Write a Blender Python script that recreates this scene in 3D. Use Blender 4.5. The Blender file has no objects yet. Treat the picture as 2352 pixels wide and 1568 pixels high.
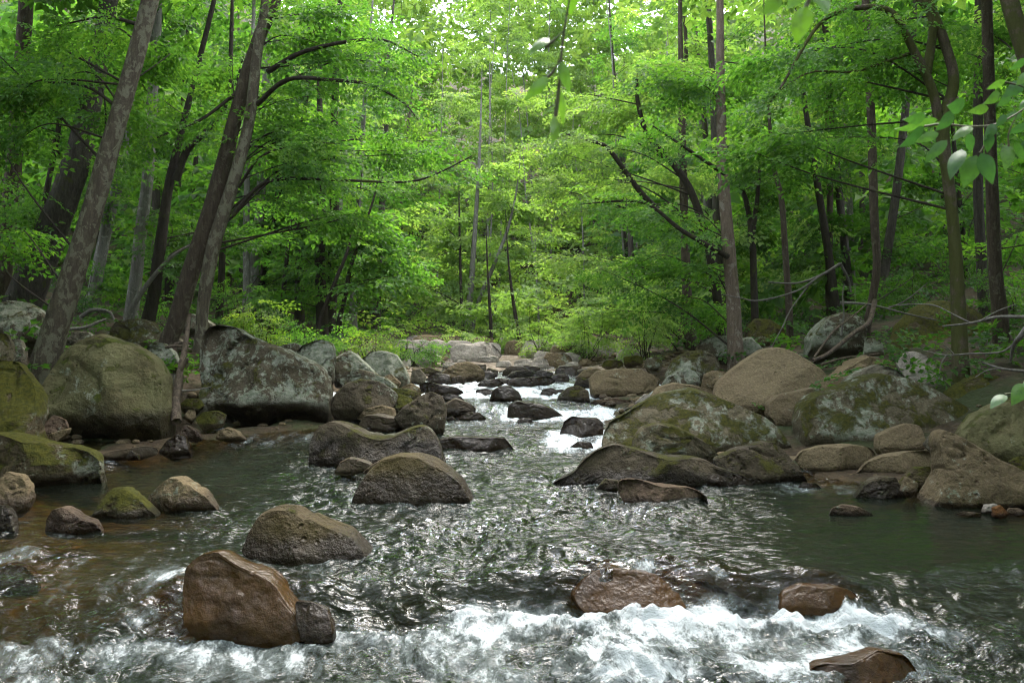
import bpy, math, random
import numpy as np
from mathutils import Vector

# ------------------------------------------------------------------ camera, sky, sun, exposure
scene = bpy.context.scene
COL = scene.collection
FPX, HX, HY, CAMZ = 1900.0, 1176.0, 700.0, 2.0        # focal length and horizon of the survey picture (2352 x 1568)

cam_data = bpy.data.cameras.new("camera")
cam_data.sensor_width = 36.0
cam_data.lens = 36.0 * FPX / 2352.0
cam_data.shift_y = -84.0 / 2352.0
cam_data.clip_start = 0.05
cam_data.clip_end = 600.0
cam_data.dof.use_dof = True
cam_data.dof.focus_distance = 10.0
cam_data.dof.aperture_fstop = 5.6
cam = bpy.data.objects.new("camera", cam_data)
cam.location = (0, 0, CAMZ)
cam.rotation_euler = (math.radians(90), 0, 0)
COL.objects.link(cam)
scene.camera = cam

SUN_EL, SUN_AZ = math.radians(60), math.radians(28)     # azimuth from +Y (upstream) towards +X
world = bpy.data.worlds.new("World")
scene.world = world
world.use_nodes = True
wn = world.node_tree
wn.nodes.clear()
wo = wn.nodes.new("ShaderNodeOutputWorld")
wb = wn.nodes.new("ShaderNodeBackground")
sky = wn.nodes.new("ShaderNodeTexSky")
sky.sky_type = 'NISHITA'
sky.sun_disc = False
sky.sun_elevation = SUN_EL
sky.sun_rotation = SUN_AZ
sky.air_density = 1.0
sky.dust_density = 4.0
sky.ozone_density = 1.0
wb.inputs["Strength"].default_value = 0.15
# thin bright cloud over the whole sky: the blue is mixed towards white
cmix = wn.nodes.new("ShaderNodeMix"); cmix.data_type = 'RGBA'
cmix.inputs[0].default_value = 0.45
cmix.inputs[7].default_value = (12.5, 13.6, 14.8, 1)
wn.links.new(sky.outputs[0], cmix.inputs[6])
wn.links.new(cmix.outputs[2], wb.inputs["Color"])
wn.links.new(wb.outputs[0], wo.inputs[0])

sun_data = bpy.data.lights.new("sun", 'SUN')
sun_data.energy = 1.4
sun_data.angle = math.radians(28.0)
sun_data.color = (1.0, 0.97, 0.91)
sun = bpy.data.objects.new("sun", sun_data)
sdir = Vector((math.sin(SUN_AZ) * math.cos(SUN_EL), math.cos(SUN_AZ) * math.cos(SUN_EL), math.sin(SUN_EL)))
sun.rotation_euler = sdir.to_track_quat('Z', 'Y').to_euler()
sun.location = sdir * 60
COL.objects.link(sun)

scene.view_settings.view_transform = 'Standard'
scene.view_settings.look = 'None'
scene.view_settings.exposure = 2.05
scene.view_settings.gamma = 1.0
scene.view_settings.use_curve_mapping = False
scene.render.engine = 'CYCLES'
scene.cycles.filter_width = 1.15
cy = scene.cycles
cy.max_bounces = 8
cy.volume_bounces = 1
cy.diffuse_bounces = 4
cy.glossy_bounces = 3
cy.transmission_bounces = 4
cy.transparent_max_bounces = 12
cy.sample_clamp_indirect = 5.0
cy.sample_clamp_direct = 12.0
cy.caustics_reflective = False
cy.caustics_refractive = False
cy.use_denoising = True
try:
    cy.denoiser = 'OPENIMAGEDENOISE'
    cy.denoising_input_passes = 'RGB_ALBEDO_NORMAL'
    cy.denoising_prefilter = 'ACCURATE'
except Exception:
    pass
cy.use_adaptive_sampling = True
cy.adaptive_threshold = 0.015

# ------------------------------------------------------------------ numeric helpers
_rs = np.random.RandomState(7)
_PERM = np.concatenate([_rs.permutation(512)] * 2)
_g = _rs.normal(size=(512, 3)); _GRAD = _g / np.linalg.norm(_g, axis=1)[:, None]


def pnoise(p):
    p = np.asarray(p, dtype=np.float64)
    i = np.floor(p).astype(np.int64); f = p - i
    w = f * f * f * (f * (f * 6 - 15) + 10)
    out = np.zeros(len(p))
    for dx in (0, 1):
        hx = _PERM[(i[:, 0] + dx) & 511]
        wx = w[:, 0] if dx else 1 - w[:, 0]
        for dy in (0, 1):
            hy = _PERM[(hx + i[:, 1] + dy) & 511]
            wy = w[:, 1] if dy else 1 - w[:, 1]
            for dz in (0, 1):
                h = _PERM[(hy + i[:, 2] + dz) & 511]
                wz = w[:, 2] if dz else 1 - w[:, 2]
                gr = _GRAD[h]
                out += wx * wy * wz * (gr[:, 0] * (f[:, 0] - dx) + gr[:, 1] * (f[:, 1] - dy) + gr[:, 2] * (f[:, 2] - dz))
    return out * 1.6


def fbm(p, octaves=4, gain=0.5):
    p = np.asarray(p, dtype=np.float64)
    a, s, o = 1.0, 0.0, np.zeros(len(p))
    for k in range(octaves):
        o += a * pnoise(p + 17.3 * k); s += a; a *= gain; p = p * 2.03
    return o / s


def sstep(a, b, x):
    t = np.clip((x - a) / (b - a), 0, 1)
    return t * t * (3 - 2 * t)


def W(px, py, d):
    return np.array([(px - HX) * d / FPX, d, CAMZ - (py - HY) * d / FPX])


def mesh_from(name, verts, faces, smooth=True):
    """verts (N,3) array, faces (M,k) array with k = 3 or 4."""
    me = bpy.data.meshes.new(name)
    verts = np.ascontiguousarray(verts, dtype=np.float32)
    faces = np.ascontiguousarray(faces, dtype=np.int32)
    k = faces.shape[1]
    me.vertices.add(len(verts)); me.vertices.foreach_set("co", verts.ravel())
    me.loops.add(faces.size); me.loops.foreach_set("vertex_index", faces.ravel())
    me.polygons.add(len(faces))
    me.polygons.foreach_set("loop_start", np.arange(0, faces.size, k, dtype=np.int32))
    me.polygons.foreach_set("loop_total", np.full(len(faces), k, dtype=np.int32))
    me.update(calc_edges=True)
    me.polygons.foreach_set("use_smooth", np.full(len(faces), smooth, dtype=bool))
    return me


def fattr(me, name, data, domain='POINT'):
    a = me.attributes.new(name, 'FLOAT', domain)
    a.data.foreach_set("value", np.ascontiguousarray(data, dtype=np.float32))


def link(name, me, mat=None, parent=None, loc=None):
    o = bpy.data.objects.new(name, me)
    COL.objects.link(o)
    if mat is not None and me is not None:
        me.materials.append(mat)
    if loc is not None:
        o.location = loc
    if parent is not None:
        o.parent = parent
    return o


def tag(o, label=None, cat=None, group=None, kind=None):
    if label: o["label"] = label
    if cat: o["category"] = cat
    if group: o["group"] = group
    if kind: o["kind"] = kind
    return o


# ------------------------------------------------------------------ materials
def new_mat(name):
    m = bpy.data.materials.new(name); m.use_nodes = True
    nt = m.node_tree; nt.nodes.clear()
    return m, nt


class N:
    """small node-building helper"""
    def __init__(s, nt): s.nt = nt
    def node(s, t, **kw):
        n = s.nt.nodes.new(t)
        for k, v in kw.items(): setattr(n, k, v)
        return n
    def put(s, sock, v):
        if hasattr(v, "is_linked") or isinstance(v, bpy.types.NodeSocket): s.nt.links.new(v, sock)
        elif isinstance(v, (tuple, list)) and len(v) == 3 and sock.type == 'RGBA': sock.default_value = (*v, 1)
        else: sock.default_value = v
    def noise(s, vec, scale, detail=4, rough=0.55, dist=0.0):
        n = s.node("ShaderNodeTexNoise"); s.put(n.inputs["Vector"], vec)
        n.inputs["Scale"].default_value = scale; n.inputs["Detail"].default_value = detail
        n.inputs["Roughness"].default_value = rough; n.inputs["Distortion"].default_value = dist
        return n.outputs[0]
    def node_color(s, vec, scale):
        n = s.node('ShaderNodeTexNoise'); s.put(n.inputs['Vector'], vec); n.inputs['Scale'].default_value = scale
        return n.outputs[1]
    def voro(s, vec, scale, feature='F1', rnd=1.0):
        n = s.node("ShaderNodeTexVoronoi", feature=feature); s.put(n.inputs["Vector"], vec)
        n.inputs["Scale"].default_value = scale; n.inputs["Randomness"].default_value = rnd
        return n.outputs[0]
    def ramp(s, v, lo, hi, a=0.0, b=1.0, smooth=True):
        n = s.node("ShaderNodeMapRange", interpolation_type='SMOOTHSTEP' if smooth else 'LINEAR')
        s.put(n.inputs[0], v)
        for i, x in enumerate((lo, hi, a, b)): s.put(n.inputs[i + 1], x)
        return n.outputs[0]
    def math(s, op, a, b=0.0, clamp=False):
        n = s.node("ShaderNodeMath", operation=op); n.use_clamp = clamp
        s.put(n.inputs[0], a); s.put(n.inputs[1], b)
        return n.outputs[0]
    def mix(s, fac, a, b, blend='MIX'):
        n = s.node("ShaderNodeMix", data_type='RGBA', blend_type=blend)
        s.put(n.inputs[0], fac); s.put(n.inputs[6], a); s.put(n.inputs[7], b)
        return n.outputs[2]
    def attr(s, name):
        n = s.node("ShaderNodeAttribute"); n.attribute_name = name
        return n.outputs["Fac"]
    def pos(s): return s.node("ShaderNodeNewGeometry").outputs["Position"]
    def normz(s):
        g = s.node("ShaderNodeNewGeometry"); x = s.node("ShaderNodeSeparateXYZ")
        s.nt.links.new(g.outputs["Normal"], x.inputs[0]); return x.outputs[2]
    def mapping(s, vec, scale=(1, 1, 1), rot=(0, 0, 0)):
        n = s.node("ShaderNodeMapping"); s.put(n.inputs["Vector"], vec)
        n.inputs["Scale"].default_value = scale; n.inputs["Rotation"].default_value = rot
        return n.outputs[0]
    def bump(s, h, strength=0.5, dist=0.02, normal=None):
        n = s.node("ShaderNodeBump"); s.put(n.inputs["Height"], h)
        n.inputs["Strength"].default_value = strength; n.inputs["Distance"].default_value = dist
        if normal is not None: s.put(n.inputs["Normal"], normal)
        return n.outputs[0]
    def principled(s, color, rough=0.8, normal=None, spec=0.5):
        n = s.node("ShaderNodeBsdfPrincipled")
        s.put(n.inputs["Base Color"], color); s.put(n.inputs["Roughness"], rough)
        s.put(n.inputs["Specular IOR Level"], spec)
        if normal is not None: s.put(n.inputs["Normal"], normal)
        return n
    def out(s, sh):
        o = s.node("ShaderNodeOutputMaterial"); s.nt.links.new(sh, o.inputs["Surface"])


def rock_mat(name, colA, colB, lichen=0.0, lichen_col=(0.225, 0.23, 0.18), moss=0.0, moss_col=(0.046, 0.048, 0.008), stain=0.3,
             algae=0.0, algae_col=(0.13, 0.125, 0.045), rough=0.85, wetgloss=0.34, relief=1.0):
    m, nt = new_mat(name); n = N(nt)
    p = n.pos(); nz = n.normz()
    big = n.noise(p, 1.3, 5, 0.6, 0.4); mid = n.noise(p, 6.0, 6, 0.65); fine = n.noise(p, 38.0, 6, 0.7)
    c = n.mix(n.ramp(big, 0.35, 0.65), colA, colB)
    c = n.mix(n.ramp(mid, 0.40, 0.72, 0.0, 0.55), c, n.mix(0.5, colA, tuple(x * 0.55 for x in colB)))
    sp = n.ramp(fine, 0.30, 0.70, 0.72, 1.22)
    comb = n.node("ShaderNodeCombineColor")
    for i in range(3): nt.links.new(sp, comb.inputs[i])
    c = n.mix(1.0, c, comb.outputs[0], 'MULTIPLY')
    # rain streaks and dark mineral stains
    st = n.noise(n.mapping(p, (3.2, 3.2, 0.8)), 2.4, 5, 0.6, 0.6)
    c = n.mix(n.ramp(st, 0.55, 0.75, 0.0, stain), c, (0.035, 0.03, 0.024))
    if algae > 0:
        al = n.noise(p, 2.1, 5, 0.6, 0.5)
        c = n.mix(n.math('MULTIPLY', n.ramp(al, 0.38, 0.62), algae), c, algae_col)
    if lichen > 0:
        lv = n.noise(p, 8.0, 9, 0.76, 0.25)
        lw = n.noise(p, 0.9, 3, 0.5)
        lm = n.ramp(n.math('ADD', lv, n.math('MULTIPLY', n.math('SUBTRACT', lw, 0.5), 0.9)), 0.66 - 0.22 * lichen, 0.72 - 0.2 * lichen)
        up = n.ramp(nz, -0.55, 0.35)
        lcol = n.mix(n.ramp(n.noise(p, 14, 3), 0.35, 0.65), lichen_col, (lichen_col[0] * 0.62, lichen_col[1] * 0.68, lichen_col[2] * 0.60))
        c = n.mix(n.math('MULTIPLY', n.math('MULTIPLY', lm, up), 0.85), c, lcol)
    mm = None
    if moss > 0:
        mv = n.math('ADD', n.noise(p, 3.2, 7, 0.68, 0.4), n.math('MULTIPLY', nz, 0.16))
        mm = n.math('MULTIPLY', n.ramp(mv, 0.80 - 0.32 * moss, 0.89 - 0.29 * moss), 0.92)
        mm = n.math('MULTIPLY', mm, n.ramp(nz, -0.1, 0.45))
        mc = n.mix(n.ramp(n.noise(p, 25, 4), 0.3, 0.7), moss_col, (moss_col[0] * 2.1, moss_col[1] * 1.9, moss_col[2] * 1.4))
        c = n.mix(mm, c, mc)
    wet = n.attr("wet")
    wt = n.ramp(n.math('ADD', wet, n.math('MULTIPLY', n.math('SUBTRACT', big, 0.5), 1.0)), 0.15, 0.75)
    c = n.mix(wt, c, n.mix(1.0, c, (0.34, 0.29, 0.24), 'MULTIPLY'))
    ro = n.ramp(wt, 0, 1, rough, wetgloss, smooth=False)
    if mm is not None: ro = n.math('MAXIMUM', ro, n.math('MULTIPLY', mm, 0.8))
    ro = n.math('ADD', ro, n.math('MULTIPLY', n.math('SUBTRACT', fine, 0.5), 0.25), clamp=True)
    h = n.math('ADD', n.math('MULTIPLY', mid, 0.9), n.math('MULTIPLY', fine, 0.16))
    h = n.math('ADD', h, n.math('MULTIPLY', n.noise(p, 16, 5, 0.65), 0.28))
    pit = n.voro(p, 11.0)
    h = n.math('ADD', h, n.math('MULTIPLY', n.ramp(pit, 0.0, 0.28, -0.5, 0.0), n.ramp(n.noise(p, 2.0, 3), 0.5, 0.65)))
    if mm is not None: h = n.math('ADD', h, n.math('MULTIPLY', mm, n.noise(p, 90, 4, 0.7)))
    h = n.math('ADD', h, n.math('MULTIPLY', n.noise(p, 2.6, 6, 0.6, 0.3), 1.2))
    b = n.bump(h, relief, 0.075)
    n.out(n.principled(c, ro, b, n.ramp(wt, 0, 1, 0.12, 0.2, smooth=False)).outputs[0])
    return m


M = {}
M['tan'] = rock_mat('rock_tan', (0.138, 0.103, 0.057), (0.103, 0.077, 0.044), lichen=0.12, moss=0.2, stain=0.35)
M['smooth'] = rock_mat('rock_smooth_tan', (0.154, 0.117, 0.067), (0.122, 0.091, 0.052), lichen=0.04, moss=0.0, stain=0.2)
M['grey'] = rock_mat('rock_grey', (0.108, 0.093, 0.065), (0.075, 0.064, 0.044), lichen=0.4, moss=0.25, stain=0.4)
M['lichen'] = rock_mat('rock_lichen', (0.077, 0.061, 0.039), (0.054, 0.044, 0.026), lichen=0.95, lichen_col=(0.235, 0.24, 0.19), moss=0.5, stain=0.5)
M['mosslichen'] = rock_mat('rock_moss_lichen', (0.103, 0.085, 0.051), (0.072, 0.059, 0.035), lichen=0.7, moss=0.75, stain=0.4)
M['moss'] = rock_mat('rock_mossy', (0.087, 0.066, 0.035), (0.057, 0.044, 0.024), lichen=0.25, moss=1.0, moss_col=(0.052, 0.056, 0.008), stain=0.4)
M['olive'] = rock_mat('rock_olive', (0.103, 0.087, 0.041), (0.067, 0.057, 0.026), lichen=0.15, moss=0.5, algae=0.75, algae_col=(0.105, 0.10, 0.046), stain=0.45, moss_col=(0.055, 0.07, 0.012))
M['brown'] = rock_mat('rock_brown_algae', (0.064, 0.046, 0.022), (0.036, 0.027, 0.014), moss=0.25, algae=0.6, algae_col=(0.062, 0.046, 0.013), stain=0.45, rough=0.6)
M['dark'] = rock_mat('rock_dark', (0.062, 0.048, 0.028), (0.036, 0.028, 0.017), lichen=0.12, moss=0.55, stain=0.4, rough=0.7)
M['wetdark'] = rock_mat('rock_wet_dark', (0.067, 0.049, 0.030), (0.038, 0.028, 0.017), moss=0.0, stain=0.3, rough=0.4, wetgloss=0.2, relief=0.5)
M['wetbrown'] = rock_mat('rock_wet_brown', (0.15, 0.078, 0.020), (0.055, 0.032, 0.013), moss=0.0, algae=0.5, algae_col=(0.14, 0.08, 0.015), stain=0.4, rough=0.3, wetgloss=0.17, relief=0.4)
M['pale'] = rock_mat('rock_pale_pinkish', (0.30, 0.262, 0.218), (0.20, 0.172, 0.142), lichen=0.15, stain=0.15)
M['rust'] = rock_mat('rock_rusty', (0.157, 0.069, 0.023), (0.099, 0.044, 0.015), stain=0.2)
M['pink'] = rock_mat('rock_mauve', (0.108, 0.075, 0.049), (0.077, 0.053, 0.035), lichen=0.06, stain=0.25)


def bark_mat(name, cA, cB, patch=None, patch_amt=0.0, moss=0.0, furrow=0.6):
    m, nt = new_mat(name); n = N(nt)
    p = n.pos()
    v = n.noise(n.mapping(p, (9, 9, 1.7)), 2.2, 6, 0.65, 0.7)
    fine = n.noise(p, 45, 5, 0.7)
    c = n.mix(n.ramp(v, 0.33, 0.67), cA, cB)
    c = n.mix(n.ramp(fine, 0.35, 0.75, 0, 0.5), c, tuple(x * 0.5 for x in cB))
    if patch:
        pv = n.noise(n.mapping(p, (1, 1, 0.6)), 9.0, 6, 0.66, 0.5)
        c = n.mix(n.ramp(pv, 0.62 - 0.2 * patch_amt, 0.66 - 0.2 * patch_amt), c, n.mix(n.ramp(fine, .3, .7), patch, tuple(x * 0.72 for x in patch)))
    if moss > 0:
        mv = n.noise(p, 3.0, 6, 0.65)
        c = n.mix(n.math('MULTIPLY', n.ramp(mv, 0.62 - 0.25 * moss, 0.72 - 0.25 * moss), 0.8), c, (0.055, 0.062, 0.014))
    h = n.math('ADD', n.math('MULTIPLY', v, 1.0), n.math('MULTIPLY', fine, 0.35))
    n.out(n.principled(c, 0.9, n.bump(h, furrow, 0.05), 0.12).outputs[0])
    return m


M['sycamore'] = bark_mat('bark_sycamore', (0.105, 0.086, 0.060), (0.062, 0.049, 0.035), patch=(0.155, 0.143, 0.098), patch_amt=0.6, furrow=0.35)
M['furrowed'] = bark_mat('bark_furrowed', (0.085, 0.072, 0.058), (0.045, 0.038, 0.03), moss=0.15, furrow=1.0)
M['brownbark'] = bark_mat('bark_brown', (0.088, 0.068, 0.048), (0.05, 0.037, 0.026), patch=(0.115, 0.098, 0.072), patch_amt=0.25, furrow=0.6)
M['darkbark'] = bark_mat('bark_dark', (0.05, 0.04, 0.03), (0.03, 0.024, 0.018), moss=0.2)
M['greybark'] = bark_mat('bark_grey', (0.19, 0.175, 0.15), (0.12, 0.11, 0.093), patch=(0.26, 0.255, 0.22), patch_amt=0.3, furrow=0.35)
M['mossbark'] = bark_mat('bark_mossy', (0.12, 0.095, 0.065), (0.07, 0.055, 0.038), moss=0.9)
M['pinkbark'] = bark_mat('bark_pinkish', (0.18, 0.135, 0.10), (0.11, 0.08, 0.06), patch=(0.23, 0.195, 0.155), patch_amt=0.3, furrow=0.5)
M['deadwood'] = bark_mat('dead_wood', (0.17, 0.155, 0.135), (0.10, 0.09, 0.075), furrow=0.3)
M['rotlog'] = bark_mat('weathered_log', (0.16, 0.12, 0.085), (0.06, 0.046, 0.034), furrow=0.9)


def leaf_mat(name, dark, mid, light, trans=0.5, rough=0.55, tboost=2.2, spec=0.28):
    m, nt = new_mat(name); n = N(nt)
    t = n.attr("tint")
    cr = n.node("ShaderNodeValToRGB")
    e = cr.color_ramp.elements
    e[0].position = 0.0; e[0].color = (*dark, 1)
    e[1].position = 1.0; e[1].color = (*light, 1)
    k = e.new(0.55); k.color = (*mid, 1)
    nt.links.new(t, cr.inputs[0])
    pr = n.principled(cr.outputs[0], rough, None, spec)
    lc = n.mix(n.ramp(n.noise(n.pos(), 70, 3), 0.45, 0.75, 0.0, 0.45), cr.outputs[0], (dark[0] * 0.8, dark[1] * 0.6, dark[2]))
    nt.links.new(lc, pr.inputs["Base Color"])
    tr = n.node("ShaderNodeBsdfTranslucent")
    tc = n.mix(1.0, lc, (tboost * 0.95, tboost * 1.08, tboost * 0.46), 'MULTIPLY')
    nt.links.new(tc, tr.inputs[0])
    mx = n.node("ShaderNodeMixShader"); mx.inputs[0].default_value = trans
    nt.links.new(pr.outputs[0], mx.inputs[1]); nt.links.new(tr.outputs[0], mx.inputs[2])
    n.out(mx.outputs[0])
    return m


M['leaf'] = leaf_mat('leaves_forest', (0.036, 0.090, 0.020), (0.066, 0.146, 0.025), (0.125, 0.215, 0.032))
M['leaf_bright'] = leaf_mat('leaves_painted_sun', (0.085, 0.145, 0.040), (0.14, 0.215, 0.058), (0.23, 0.29, 0.085), trans=0.52)  # paler leaf copy: the glow of the lit glade put into the colour
M['leaf_deep'] = leaf_mat('leaves_painted_shade', (0.026, 0.068, 0.014), (0.044, 0.10, 0.015), (0.08, 0.145, 0.017))  # darker leaf copy for the deep woods, their shade put into the colour
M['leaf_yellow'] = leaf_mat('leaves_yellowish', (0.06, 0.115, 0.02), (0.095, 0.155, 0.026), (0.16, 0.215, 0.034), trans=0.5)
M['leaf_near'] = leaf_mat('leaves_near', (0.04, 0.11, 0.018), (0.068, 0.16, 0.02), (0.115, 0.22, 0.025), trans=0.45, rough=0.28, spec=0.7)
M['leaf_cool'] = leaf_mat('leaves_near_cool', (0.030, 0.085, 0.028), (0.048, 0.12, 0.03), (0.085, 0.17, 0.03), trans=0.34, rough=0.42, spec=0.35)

# ------------------------------------------------------------------ the stream: levels and banks
_LY = np.array([4.0, 11.1, 12.3, 13.7, 14.2, 15.9, 17.2, 20.0, 25.0, 40.0, 60.0])
_LZ = np.array([0.0, 0.0, 0.12, 0.13, 0.27, 0.28, 0.35, 0.375, 0.42, 0.62, 1.0])
_BY = np.array([0.0, 5.0, 7.5, 9.0, 11.5, 12.6, 14.0, 17.0, 20.0, 24.0, 30.0, 45.0])
_BL = np.array([-9.0, -7.8, -6.2, -5.7, -4.8, -3.0, -2.8, -1.9, -2.0, -2.2, -2.0, -1.5])
_BR = np.array([9.0, 7.8, 6.0, 4.4, 1.7, 1.5, 1.7, 1.95, 1.8, 2.0, 2.5, 3.5])


def ledge_y(X):
    px = HX + X * FPX / 5.7
    return np.interp(px, [-200, 300, 700, 850, 1060, 1300, 1750, 2000, 2200, 2500], [5.45, 5.5, 5.62, 5.75, 5.98, 5.98, 5.92, 5.82, 5.8, 5.85])


def ledge_w(X):
    px = HX + X * FPX / 5.7
    return np.interp(px, [-200, 300, 500, 1000, 1250, 1800, 2050, 2300], [0.9, 0.9, 0.5, 0.42, 0.24, 0.24, 0.5, 1.0])


def water_level(X, Y):
    z = np.interp(Y, _LY, _LZ)
    yl, lw = ledge_y(X), ledge_w(X)
    return z - 0.25 * (1 - sstep(0, 1, (Y - yl) / lw + 0.35))


def bank_out(X, Y):
    return np.maximum(np.interp(Y, _BY, _BL) - X, X - np.interp(Y, _BY, _BR))


def ground_level(X, Y):
    e = bank_out(X, Y)
    wl = water_level(X, Y)
    depth = 0.14 + 0.30 * sstep(0, 2.0, -e)
    shallow_l = sstep(-2.2, -3.6, X) * sstep(9.5, 8.0, Y)
    depth = depth * (1 - 0.55 * shallow_l)
    inside = wl - depth
    eo = np.maximum(e, 0)
    outside = wl + 0.02 - 0.22 * sstep(0.2, 1.2, eo) * sstep(6.5, 4.0, eo) * sstep(18.5, 16, Y) + 0.15 * np.minimum(eo, 9) + 0.36 * np.clip(eo - 9, 0, 34)
    z = np.where(e > 0, outside, inside + (depth + 0.02) * sstep(-0.7, 0.0, e))
    bar = sstep(19.3, 20.4, Y) * sstep(34, 28, Y)
    z = np.maximum(z, z * (1 - bar) + (wl + 0.03) * bar)
    return z + 0.45 * np.maximum(Y - 44, 0)


# ground sheet (river bed, banks and the valley sides in one)
xs = np.concatenate([-np.geomspace(80, 9.2, 40), np.linspace(-9, 9, 140), np.geomspace(9.2, 80, 40)])
ys = np.concatenate([np.linspace(-12, 3.8, 20), np.linspace(4, 26, 150), np.geomspace(26.3, 120, 60)])
gx, gy = np.meshgrid(xs, ys)
gx, gy = gx.ravel(), gy.ravel()
gz = ground_level(gx, gy)
pp = np.stack([gx, gy, np.zeros_like(gx)], 1)
gz = gz + 0.10 * fbm(pp * 0.9, 4) * sstep(-1.0, 1.5, bank_out(gx, gy)) + 0.05 * fbm(pp * 2.4 + 9, 4) + 0.8 * fbm(pp * 0.09 + 3, 3) * sstep(8, 25, bank_out(gx, gy))
nx_, ny_ = len(xs), len(ys)
ii = (np.arange(ny_ - 1)[:, None] * nx_ + np.arange(nx_ - 1)[None, :]).ravel()
gf = np.stack([ii, ii + 1, ii + 1 + nx_, ii + nx_], 1)
gme = mesh_from("ground", np.stack([gx, gy, gz], 1), gf)
fattr(gme, "bar", sstep(17.5, 19.5, gy) * sstep(31, 27, gy) * sstep(4.5, 2.5, np.abs(gx)))
fattr(gme, "bed", sstep(0.0, -0.35, bank_out(gx, gy)))
m, nt = new_mat('ground_litter_and_bed'); n = N(nt)
p = n.pos()
lit = n.mix(n.ramp(n.noise(p, 3.0, 6, 0.65), 0.35, 0.65), (0.032, 0.023, 0.014), (0.062, 0.045, 0.027))
lit = n.mix(n.ramp(n.voro(p, 16.0), 0.1, 0.5, 0.5, 0.0), lit, (0.085, 0.056, 0.03))
lit = n.mix(n.ramp(n.noise(p, 0.9, 5, 0.6), 0.45, 0.62, 0, 0.75), lit, (0.02, 0.036, 0.01))
bed = n.mix(n.ramp(n.voro(p, 7.0), 0.1, 0.6), (0.125, 0.072, 0.022), (0.045, 0.03, 0.012))
bed = n.mix(n.ramp(n.noise(p, 1.6, 5, 0.6), 0.4, 0.65), bed, (0.065, 0.056, 0.024))
cc = n.mix(n.attr("bed"), lit, bed)
cc = n.mix(n.attr("bar"), cc, n.mix(n.ramp(n.voro(p, 5.0), 0.1, 0.6), (0.26, 0.21, 0.16), (0.12, 0.095, 0.07)))
hh = n.math('ADD', n.noise(p, 22, 6, 0.7), n.math('MULTIPLY', n.voro(p, 9), 0.9))
n.out(n.principled(cc, 0.85, n.bump(hh, 0.8, 0.05), 0.12).outputs[0])
M['ground'] = m
tag(link("ground", gme, m), kind="structure")

# ------------------------------------------------------------------ rocks
def ico(sub):
    t = (1 + 5 ** 0.5) / 2
    v = np.array([(-1, t, 0), (1, t, 0), (-1, -t, 0), (1, -t, 0), (0, -1, t), (0, 1, t), (0, -1, -t), (0, 1, -t), (t, 0, -1), (t, 0, 1), (-t, 0, -1), (-t, 0, 1)], float)
    f = np.array([(0, 11, 5), (0, 5, 1), (0, 1, 7), (0, 7, 10), (0, 10, 11), (1, 5, 9), (5, 11, 4), (11, 10, 2), (10, 7, 6), (7, 1, 8), (3, 9, 4), (3, 4, 2), (3, 2, 6), (3, 6, 8), (3, 8, 9), (4, 9, 5), (2, 4, 11), (6, 2, 10), (8, 6, 7), (9, 8, 1)])
    v /= np.linalg.norm(v, axis=1)[:, None]
    for _ in range(sub):
        e = np.sort(np.concatenate([f[:, [0, 1]], f[:, [1, 2]], f[:, [2, 0]]]), 1)
        u, inv = np.unique(e, axis=0, return_inverse=True)
        inv = inv.ravel()
        mid = v[u].mean(1); mid /= np.linalg.norm(mid, axis=1)[:, None]
        k = len(f); m = inv + len(v)
        a, b, c = m[:k], m[k:2 * k], m[2 * k:]
        f = np.concatenate([np.stack([f[:, 0], a, c], 1), np.stack([f[:, 1], b, a], 1), np.stack([f[:, 2], c, b], 1), np.stack([a, b, c], 1)])
        v = np.concatenate([v, mid])
    return v, f


ICO = {s: ico(s) for s in (2, 3, 4, 5)}
ZT = {'4': (0.0, 0.36, 658.6, 0.36), '5': (705.6, 0.34, 733.8, 0.34), '6': (1458.2, 0.38, 677.4, 0.38), '7': (0.0, 0.5, 1129.0, 0.5), '8': (1176.0, 0.5, 1129.0, 0.5)}
ROCKS_IN_WATER = []


def polar_outline(poly, n=180):
    """radius of a closed outline round its centre for n directions, corners slightly rounded"""
    q = np.array(poly, float)
    a = q[:, 0]; b = q[:, 1]; a2 = np.roll(a, -1); b2 = np.roll(b, -1)
    cr = a * b2 - a2 * b; ar = cr.sum() / 2
    c = np.array([((a + a2) * cr).sum(), ((b + b2) * cr).sum()]) / (6 * ar)
    th = np.linspace(-math.pi, math.pi, n, endpoint=False)
    R = np.zeros(n)
    P = q - c; Q = np.roll(P, -1, axis=0)
    for k, t in enumerate(th):
        d = np.array([math.cos(t), math.sin(t)])
        e = Q - P
        den = d[0] * e[:, 1] - d[1] * e[:, 0]
        den = np.where(abs(den) < 1e-9, 1e-9, den)
        r = (P[:, 0] * e[:, 1] - P[:, 1] * e[:, 0]) / den
        s = (P[:, 0] * d[1] - P[:, 1] * d[0]) / den
        ok = (s >= -1e-6) & (s <= 1 + 1e-6) & (r > 0)
        R[k] = r[ok].max() if ok.any() else 0
    bad = R <= 0
    if bad.any(): R[bad] = R[~bad].mean()
    ker = np.array([1, 2, 3, 2, 1.0]); ker /= ker.sum()
    R = np.convolve(np.concatenate([R[-2:], R, R[:2]]), ker, 'valid')
    return c, th, R


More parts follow.
